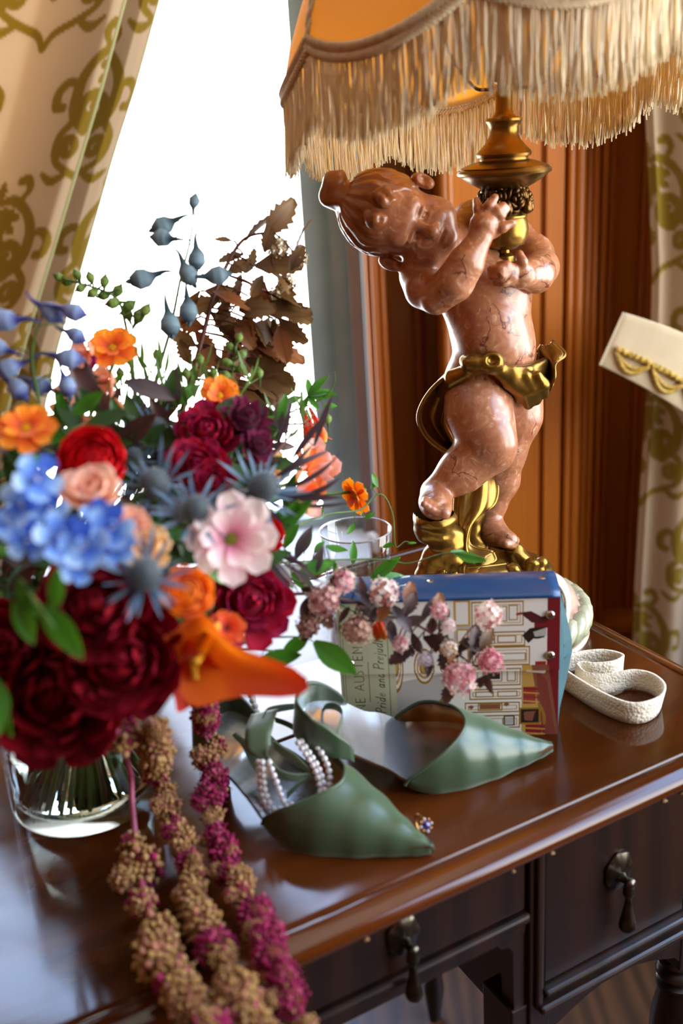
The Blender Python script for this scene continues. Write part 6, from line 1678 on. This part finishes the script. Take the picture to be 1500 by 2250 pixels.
def leaf(parent, kind, px, py, y, s, ang, tilt=0.3, roll=0.0):
    "leaf base at the pixel, pointing along ang in the picture"
    p = P(px, py, y); d = (CAM_R * math.cos(ang) + CAM_U * math.sin(ang) + LF * tilt * -0.6).normalized()
    n = (-LF + Vector((0, 0, 0.4))).normalized(); n = (n - d * n.dot(d)).normalized(); x = d.cross(n)
    R = Matrix((x, d, n)).transposed() @ Matrix.Rotation(roll, 3, 'Y')
    L = size_m(s, p); ms = LEAF[kind]
    link('leaf', ms[rf.randrange(len(ms))], parent, Matrix.Translation(p) @ R.to_4x4() @ Matrix.Scale(L, 4))
def sprig(name, label, cat, path, lvs, kind, sm, r=0.0013, from_vase=True, group='greenery of the bouquet'):
    pts = [P(*q) for q in path]
    t = thing(name, label, cat, pts[0] if not from_vase else VC + Vector((0, 0, 0.0165)), group)
    if from_vase: stem(t, pts[0], Vector((0, 0, 1)), sm, r, bow=0.0)
    cur = bez(pts, 40); MB().tube(cur, interp([r, r * 0.45], len(cur)), 7).obj('stalk', sm, t)
    for px, py, s, ang, *rest in lvs:
        p = P(px, py, path[0][2]); q = min(cur, key=lambda w: (Vector(proj(w)) - Vector((px, py))).length)
        y = q.y + (rest[1] if len(rest) > 1 else 0.0)
        wl = 1.25 if kind == 'nine' else 0.55
        leaf(t, rest[0] if rest else kind, px, py, y, s, D2(ang), rf.uniform(-0.5, 0.5), rf.uniform(-wl, wl))
        p = P(px, py, y)
        if (p - q).length > 0.004: MB().tube([q, q.lerp(p, 0.5) + Vector((0, 0, 0.002)), p], r * 0.4, 5).obj('leaf_stalk', sm, t)
    return t
def pom(parent, px, py, y, s, c=('#d8a8a4', '#f0dcd4', '#b06a6a'), seed=1):
    p = P(px, py, y); R0 = size_m(s, p) * 0.42; m = MB(); rr = random.Random(seed)
    for k in range(60):
        u = k * 2.4; w = math.acos(1 - 1.9 * (k + 0.5) / 60); d = Vector((math.sin(w) * math.cos(u), math.sin(w) * math.sin(u), math.cos(w)))
        q = p + d * R0 * rr.uniform(0.65, 1.0); cl_ = srgb(c[rr.randrange(len(c))])
        Rq = frame(d)
        for j in range(5):
            a = 2 * PI * j / 5; ev = Rq @ Vector((math.cos(a), math.sin(a), 0.35)); fv = Rq @ Vector((-math.sin(a), math.cos(a), 0))
            h = R0 * 0.26; m.add([q, q + ev * h * 0.6 + fv * h * 0.4, q + ev * h, q + ev * h * 0.6 - fv * h * 0.4], [(0, 1, 2, 3)], cl_)
        if k % 2: m.tube([p.lerp(q, 0.5), q + d * R0 * 0.22], R0 * 0.025, 4, col=srgb(c[-1])); m.ball(q + d * R0 * 0.24, R0 * 0.06, 5, 4, col=srgb('#e8d8b0'))
    m.obj('blossom_cluster', M_PETAL, parent)
# copper ninebark branch against the window
nb = sprig('ninebark_branch', 'copper-leaved branch with cream flower heads against the bright window', 'branch',
           [(400, 905, 0.86), (440, 760, 0.88), (470, 650, 0.89), (510, 560, 0.90), (545, 520, 0.90), (600, 510, 0.90)],
           [(540, 530, 105, 55), (580, 515, 105, 40), (650, 560, 95, 82), (535, 560, 60, 185), (510, 530, 40, 165), (560, 585, 110, 5), (540, 600, 60, 60), (600, 600, 60, -20), (585, 640, 90, -15), (620, 660, 85, -40), (560, 680, 130, 5),
            (545, 650, 70, -150), (500, 640, 85, -100), (480, 660, 80, 200), (520, 700, 80, -60), (545, 720, 100, -5), (440, 640, 90, 230), (450, 720, 75, 170), (470, 760, 80, -120), (510, 750, 80, -80), (560, 760, 120, -8), (540, 790, 130, -35), (470, 690, 70, 30),
            (430, 760, 70, 150), (450, 810, 70, -60), (540, 830, 90, -25), (560, 860, 90, -15), (610, 560, 45, 100), (500, 600, 60, 30), (430, 700, 55, 200), (420, 800, 60, 120), (555, 705, 75, -50), (600, 700, 80, -80), (540, 760, 80, -100), (480, 720, 80, -20), (525, 660, 70, 100)], 'nine', M_BROWN, 0.0024)
for i, (x, y, s) in enumerate(((612, 545, 62), (655, 570, 48), (630, 620, 50), (615, 760, 60), (600, 780, 55), (600, 650, 45), (580, 720, 40))): pom(nb, x, y, 0.905, s, ('#e8dcc0', '#d8c49c', '#a08050'), i)
for k in range(34):
    bx_, by_ = rf.choice(((450, 760), (470, 680), (520, 700), (560, 640), (540, 800), (600, 600), (500, 820), (580, 740)))
    px_, py_ = bx_ + rf.uniform(-45, 45), by_ + rf.uniform(-50, 50)
    leaf(nb, 'nine', px_, py_, 0.89 + rf.uniform(-0.02, 0.02), rf.uniform(50, 95), D2(rf.uniform(-120, 80)), rf.uniform(-0.5, 0.5), rf.uniform(-0.9, 0.9))
# flowering ninebark branch sweeping right over the bag
fb = sprig('ninebark_branch', 'dark-leaved branch with pink blossom heads sweeping over the book bag', 'branch',
           [(590, 1310, 0.70), (680, 1305, 0.71), (790, 1325, 0.72), (880, 1355, 0.725), (960, 1400, 0.725), (1030, 1455, 0.72), (1075, 1470, 0.72)],
           [(740, 1320, 75, 200, 'wine'), (780, 1300, 85, -30, 'grey'), (800, 1320, 60, 100, 'wine'), (860, 1330, 80, -50, 'grey'), (830, 1350, 60, 215, 'ninedark'), (890, 1330, 60, 70, 'nine'), (905, 1390, 70, -70, 'wine'), (925, 1360, 75, 50, 'grey'), (930, 1400, 80, -20, 'ninedark'),
            (965, 1390, 70, 70, 'wine'), (975, 1420, 70, -80, 'ninedark'), (1000, 1430, 60, 30, 'wine'), (1055, 1430, 60, 60, 'nine'), (1040, 1440, 70, 80, 'ninedark'), (905, 1430, 60, 200, 'ninedark'), (945, 1440, 50, -100, 'wine'), (720, 1300, 70, 60, 'wine'), (700, 1340, 80, -120, 'ninedark'), (850, 1380, 60, -60, 'grey'), (960, 1360, 60, 80, 'nine'),
            (880, 1370, 60, 10, 'grey'), (990, 1500, 50, -110, 'ninedark'), (640, 1300, 60, 150, 'wine'), (780, 1345, 60, -100, 'wine'), (1010, 1410, 60, -10, 'ninedark'), (870, 1415, 55, -30, 'ninedark')], 'wine', M_BROWN, 0.0016)
PK = ('#d89aa0', '#efd6ce', '#b86a72', '#e6b8b4')
for i, (x, y, s, yy, c) in enumerate(((712, 1320, 88, 0.70, ('#c08480', '#d8b0a0', '#94605c')), (752, 1278, 70, 0.72, PK), (842, 1302, 80, 0.72, ('#efe2da', '#e2c2bc', '#a86a60')), (785, 1385, 80, 0.705, ('#b88a78', '#d0aa90', '#8a5a4c')), (965, 1342, 48, 0.72, PK), (985, 1375, 40, 0.72, ('#f0e4e2', '#e8ccc8')),
                                (1072, 1352, 76, 0.715, ('#f0e2d4', '#e4bcb4', '#b86a6a')), (1010, 1490, 92, 0.705, PK), (1078, 1452, 70, 0.71, ('#d8808c', '#e8a8ac', '#b85868')), (985, 1425, 48, 0.715, ('#f0e6de', '#dcc0a8')), (935, 1450, 44, 0.72, ('#f2eef0', '#d8cfe0')), (675, 1375, 60, 0.70, ('#a8786c', '#8a5a50')), (880, 1415, 45, 0.715, PK))):
    pom(fb, x, y, yy, s, c, 40 + i)
    cen = P(x, y, yy); q = min(bez([P(*w) for w in [(590, 1310, 0.70), (680, 1305, 0.71), (790, 1325, 0.72), (880, 1355, 0.725), (960, 1400, 0.725), (1030, 1455, 0.72), (1075, 1470, 0.72)]], 40), key=lambda w: (w - cen).length)
    MB().tube(bez([q, q.lerp(cen, 0.5) + Vector((0, 0, 0.004)), cen], 8), 0.0006, 5).obj('blossom_stalk', M_BROWN, fb)
for k in range(26):
    t_ = rf.random(); px_ = 640 + 440 * t_; py_ = 1305 + 30 * t_ + 130 * t_ * t_ + rf.uniform(-45, 45)
    leaf(fb, rf.choice(('ninedark', 'wine', 'grey', 'nine')), px_, py_, 0.712 + 0.012 * t_ + rf.uniform(-0.006, 0.006), rf.uniform(38, 66), D2(rf.uniform(-130, 130)), rf.uniform(-0.5, 0.5), rf.uniform(-0.8, 0.8))
# green vines
sprig('vine_sprig', 'fresh green leaves hanging beside the white card', 'leaves', [(600, 1400, 0.70), (660, 1400, 0.705), (690, 1410, 0.71)], [(678, 1398, 85, 215), (690, 1410, 125, -38), (570, 1450, 95, 3)], 'green', M_GREEN, 0.0009)
sprig('vine_sprig', 'green leaves trailing across the drinking glass', 'leaves', [(560, 1240, 0.74), (650, 1235, 0.77), (760, 1230, 0.80), (850, 1230, 0.81), (900, 1238, 0.81), (985, 1215, 0.80), (1070, 1228, 0.79)],
      [(815, 1270, 80, 28), (820, 1275, 115, 8), (735, 1235, 60, -80), (775, 1240, 55, 85), (690, 1215, 45, 60), (670, 1210, 55, 75), (625, 1205, 65, 65), (715, 1200, 50, -20), (690, 1225, 45, -40), (770, 1270, 50, -70), (640, 1260, 70, -35), (600, 1250, 70, -30), (990, 1213, 80, -8), (1000, 1216, 70, -22)], 'green', M_GREEN, 0.0011)
sprig('vine_tendril', 'thin curling green tendril beside the orange nodding cosmos', 'tendril', [(640, 1160, 0.78), (720, 1130, 0.82), (790, 1120, 0.84), (835, 1085, 0.85), (862, 1130, 0.85), (868, 1200, 0.85), (890, 1190, 0.85), (905, 1195, 0.85)],
      [(800, 1140, 28, 30), (780, 1150, 30, 230), (815, 1075, 35, 60), (830, 1070, 35, 120), (868, 1195, 35, 190), (895, 1195, 22, 20), (700, 1140, 30, 70)], 'green', M_GREEN, 0.0010)
sprig('columbine_sprig', 'pale green star-shaped seed head before the grey window frame', 'seed head', [(600, 930, 0.82), (640, 905, 0.84), (680, 890, 0.85), (715, 870, 0.85), (735, 840, 0.85), (735, 818, 0.85)],
      [(676, 870, 60, 20), (676, 870, 65, 50), (676, 870, 55, 80), (676, 870, 65, -5), (676, 870, 40, -50), (660, 872, 40, 200), (676, 870, 40, -110), (710, 892, 35, 5)], 'green', M_GREEN, 0.0009)
sprig('leaf_sprig', 'big soft green leaves over the deep red peonies at left', 'leaves', [(60, 1300, 0.50), (90, 1340, 0.49), (120, 1380, 0.485)], [(90, 1330, 150, -50), (60, 1310, 140, -100), (115, 1340, 110, 70), (40, 1270, 130, -80), (30, 1320, 110, -60)], 'green', M_GREEN, 0.0016)
sprig('leaf_sprig', 'green leaves at the left edge beside the lowest peony', 'leaves', [(-20, 1500, 0.52), (-5, 1530, 0.515), (10, 1560, 0.51)], [(-8, 1490, 130, -80), (-15, 1530, 100, -55)], 'green', M_GREEN, 0.0014)
sprig('leaf_sprig', 'dark drooping leaves between the pink ranunculus and the drinking glass', 'leaves', [(560, 1200, 0.68), (600, 1220, 0.69), (640, 1250, 0.70), (670, 1290, 0.70)],
      [(590, 1220, 120, -45, 'thin'), (610, 1230, 130, -35, 'thin'), (640, 1240, 100, -60, 'thin'), (600, 1215, 120, -20, 'thin'), (570, 1200, 130, -60, 'thin'), (620, 1200, 130, -50, 'thin'), (650, 1230, 90, 70, 'grey'), (655, 1260, 90, 20, 'green'), (685, 1270, 80, 75, 'grey')], 'grey', M_BROWN, 0.0014)
sprig('leaf_sprig', 'narrow dark leaves fanning out before the window light', 'leaves', [(560, 1040, 0.72), (610, 990, 0.75), (640, 950, 0.77), (655, 910, 0.78)],
      [(600, 1000, 130, 70, 'thin'), (625, 970, 110, 80, 'thin'), (640, 1010, 140, 55, 'thin'), (600, 1050, 150, 30, 'thin'), (690, 980, 130, 75, 'thin'), (560, 960, 80, 120, 'dark'), (620, 1075, 160, 10, 'thin'), (600, 1090, 170, -3, 'thin'), (640, 1110, 150, -8, 'thin'), (640, 1100, 140, 12, 'thin'), (580, 980, 120, 95, 'thin'), (610, 1060, 120, 48, 'thin')], 'wine', M_BROWN, 0.0011)
# filler foliage in the body of the bouquet
fills = ((150, 1000, 0.72, 'behind the blue delphinium'), (300, 900, 0.78, 'under the orange cosmos at the back'), (420, 980, 0.75, 'behind the crimson dianthus'), (380, 1180, 0.66, 'between the sea hollies'), (480, 1280, 0.68, 'around the magenta dianthus'),
         (110, 1280, 0.62, 'below the blue delphinium'), (330, 1380, 0.62, 'behind the calla lilies'), (200, 1200, 0.64, 'in the middle of the bouquet'), (60, 1050, 0.68, 'at the left edge behind the cosmos'), (560, 1110, 0.72, 'right of the sea hollies'), (240, 960, 0.72, 'behind the scarlet ranunculus'), (420, 1420, 0.66, 'below the orange ranunculus'), (300, 1020, 0.76, 'left of the crimson dianthus'), (380, 1075, 0.74, 'behind the middle sea holly'), (500, 1040, 0.76, 'behind the plum astrantia'), (560, 1000, 0.79, 'before the foot of the window'), (330, 960, 0.80, 'at the foot of the tall delphinium'), (150, 930, 0.76, 'behind the edge cosmos'), (15, 1140, 0.64, 'at the left edge beside the delphinium'), (50, 1245, 0.63, 'below the delphinium at the left edge'), (10, 1330, 0.62, 'at the left edge above the peonies'))
for fx, fy, yy, where in fills:
    lv = []
    for k in range(16): lv.append((fx + rf.uniform(-80, 80), fy + rf.uniform(-70, 70), rf.uniform(60, 130), rf.uniform(-60, 240), ('dark', 'green', 'dark', 'wine', 'grey')[k % 5], rf.uniform(-0.03, 0.03)))
    sprig('foliage_sprig', 'dark green filler leaves ' + where, 'leaves', [(fx - 10, fy + 60, yy), (fx, fy, yy), (fx + 10, fy - 60, yy)], lv, 'dark', M_GREEN, 0.0013)
# fine grassy stalks rising before the window
for k, (x0, y0, x1, y1) in enumerate(((300, 960, 285, 800), (320, 950, 345, 770), (380, 960, 410, 830), (420, 940, 395, 820), (450, 930, 470, 830), (360, 940, 330, 800), (280, 950, 265, 830), (330, 900, 300, 780), (400, 930, 440, 800), (230, 950, 200, 840), (520, 900, 570, 830), (600, 960, 690, 900), (640, 960, 720, 930), (600, 1000, 700, 900), (350, 900, 345, 790))):
    p0, p1 = P(x0, y0, 0.78), P(x1, y1, 0.83)
    t = thing('grass_stalk', 'thin green stalk among the back of the bouquet against the window', 'stalk', VC + Vector((0, 0, 0.0165)), 'thin stalks of the bouquet')
    stem(t, p0, Vector((0, 0, 1)), M_GREEN if k % 3 else M_BROWN, 0.0008, bow=0.0)
    c = bez([p0, p0.lerp(p1, 0.5) + Vector((0.006 * math.sin(k), 0, 0.004)), p1], 12); MB().tube(c, interp([0.0009, 0.0004], len(c)), 5).obj('stalk', M_GREEN if k % 3 else M_BROWN, t)
    if k % 2 == 0: link('bud', BUD['green'], t, Matrix.Translation(p1) @ Matrix.Scale(0.016, 4))
    for j in (4, 7, 9):
        q = petal(L=0.03, W=0.0018, tip=1.0, curl=0.5, nu=5, nv=3, cols=('#4a6a2c', '#6a8a44')).mesh('leaf', M_LEAF); link('leaf', q, t, Matrix.Translation(c[j]) @ Matrix.Rotation(rf.uniform(0, 6), 4, 'Z') @ Matrix.Rotation(0.7, 4, 'X'))
# amaranth tassels: bumpy tan and magenta ropes
def clump(seed, tan):
    rr = random.Random(seed); m = MB()
    for k in range(100):
        u = k * 2.4; w = math.acos(1 - 2 * (k + 0.5) / 100); d = Vector((math.sin(w) * math.cos(u), math.sin(w) * math.sin(u), math.cos(w)))
        q = d * (rr.uniform(0.32, 0.48) + 0.06 * math.sin(5 * u) * math.sin(4 * w)); r = rr.uniform(0.045, 0.095)
        c = srgb(('#a8834e', '#b08c5c', '#9a7444', '#b88e62', '#a8705a')[rr.randrange(5)]) if rr.random() < tan else srgb(('#8a1c48', '#9c2a56', '#7a1a40', '#a84a64')[rr.randrange(4)])
        m.ball(q, r, 6, 4, col=c)
        if k % 2: m.ball(q + d * 0.07 + Vector((rr.uniform(-.05, .05), rr.uniform(-.05, .05), 0)), r * 0.5, 5, 3, col=tuple(min(1, x * 1.25) for x in c))
    m.ball((0, 0, 0), 0.38, 8, 6, col=srgb('#6a3a24'))
    return m.mesh('flower_cluster', M_PETAL_D)
CL = [clump(i, t) for i, t in enumerate((1.0, 1.0, 0.93, 0.70, 0.03, 0.0))]
def amaranth(label, pts, w, pat, seed):
    cur = bez(pts, 120); t = thing('amaranth_tassel', label, 'flower', pts[0], GRP); rr = random.Random(seed)
    MB().tube(cur, 0.0022, 8).obj('stem', M_MAUVE, t)
    d = 0.0; i0 = 0; n = 0
    for i in range(1, len(cur)):
        d += (cur[i] - cur[i - 1]).length
        if d > w * 0.62:
            d = 0; s = w * rr.uniform(0.72, 1.22); c = pat[n % len(pat)]; n += 1
            if c < 0: continue
            off = Vector((rr.uniform(-1, 1), rr.uniform(-1, 1), rr.uniform(-0.3, 1.0))) * w * 0.16
            p = cur[i] + off
            if s * 0.56 + TABLE > p.z and (p - DC).dot(DN) > -0.02: p.z = TABLE + s * 0.56
            M0 = Matrix.Translation(p) @ Matrix.Rotation(rr.uniform(0, 6), 4, Vector((rr.random(), rr.random(), rr.random() + .1))) @ Matrix.Diagonal((s, s * rr.uniform(0.85, 1.1), s * rr.uniform(0.85, 1.1), 1))
            link('flower_cluster', CL[c], t, M0)
            if rr.random() < 0.55:
                q = p + Vector((rr.uniform(-1, 1), rr.uniform(-1, 0.2), rr.uniform(-0.2, 0.8))) * s * 0.42; link('flower_cluster', CL[c if rr.random() < .6 else rr.choice((0, 2, 4))], t, Matrix.Translation(q) @ Matrix.Rotation(rr.uniform(0, 6), 4, 'X') @ Matrix.Scale(s * 0.55, 4))
    return t
def tt(px, py, h): return T(px, py, h)
amaranth('tan amaranth tassel nearest the vase, with bare pink stem gaps', [P(250, 1600, 0.60), tt(285, 1690, 0.075), tt(290, 1760, 0.050), tt(300, 1860, 0.026), tt(315, 1960, 0.020), tt(340, 2060, 0.019), tt(385, 2160, 0.018), tt(430, 2240, 0.018), tt(470, 2330, 0.018)], 0.0290, (3, -1, -1, -1, -1, -1, 3, 2, -1, 3, -1, 0, 1, 2, 0, -1, 4, 0, 1, 2, 0, 3), 5)
amaranth('long tan and magenta amaranth tassel between the other two', [P(335, 1590, 0.60), tt(350, 1690, 0.060), tt(375, 1780, 0.036), tt(400, 1880, 0.022), tt(425, 1970, 0.016), tt(455, 2060, 0.016), tt(500, 2150, 0.016), tt(550, 2240, 0.016), tt(600, 2330, 0.010)], 0.0235, (0, 2, 0, 3, 1, 0, 4, 0, 1, 3, 0, 4, 2, 0, 1, 0, 4, 0, 1), 8)
amaranth('magenta-tipped amaranth tassel nearest the shoes', [P(445, 1520, 0.62), tt(455, 1600, 0.075), tt(465, 1680, 0.055), tt(472, 1770, 0.034), tt(490, 1870, 0.020), tt(530, 1960, 0.016), tt(570, 2050, 0.015), tt(605, 2130, 0.015), tt(640, 2210, 0.0), tt(665, 2300, -0.03)], 0.0235, (4, 4, 0, 1, 5, 0, 3, 1, 5, 4, 0, 5, 5, 4, 0, 3, 4, 0, 5, 4), 11)
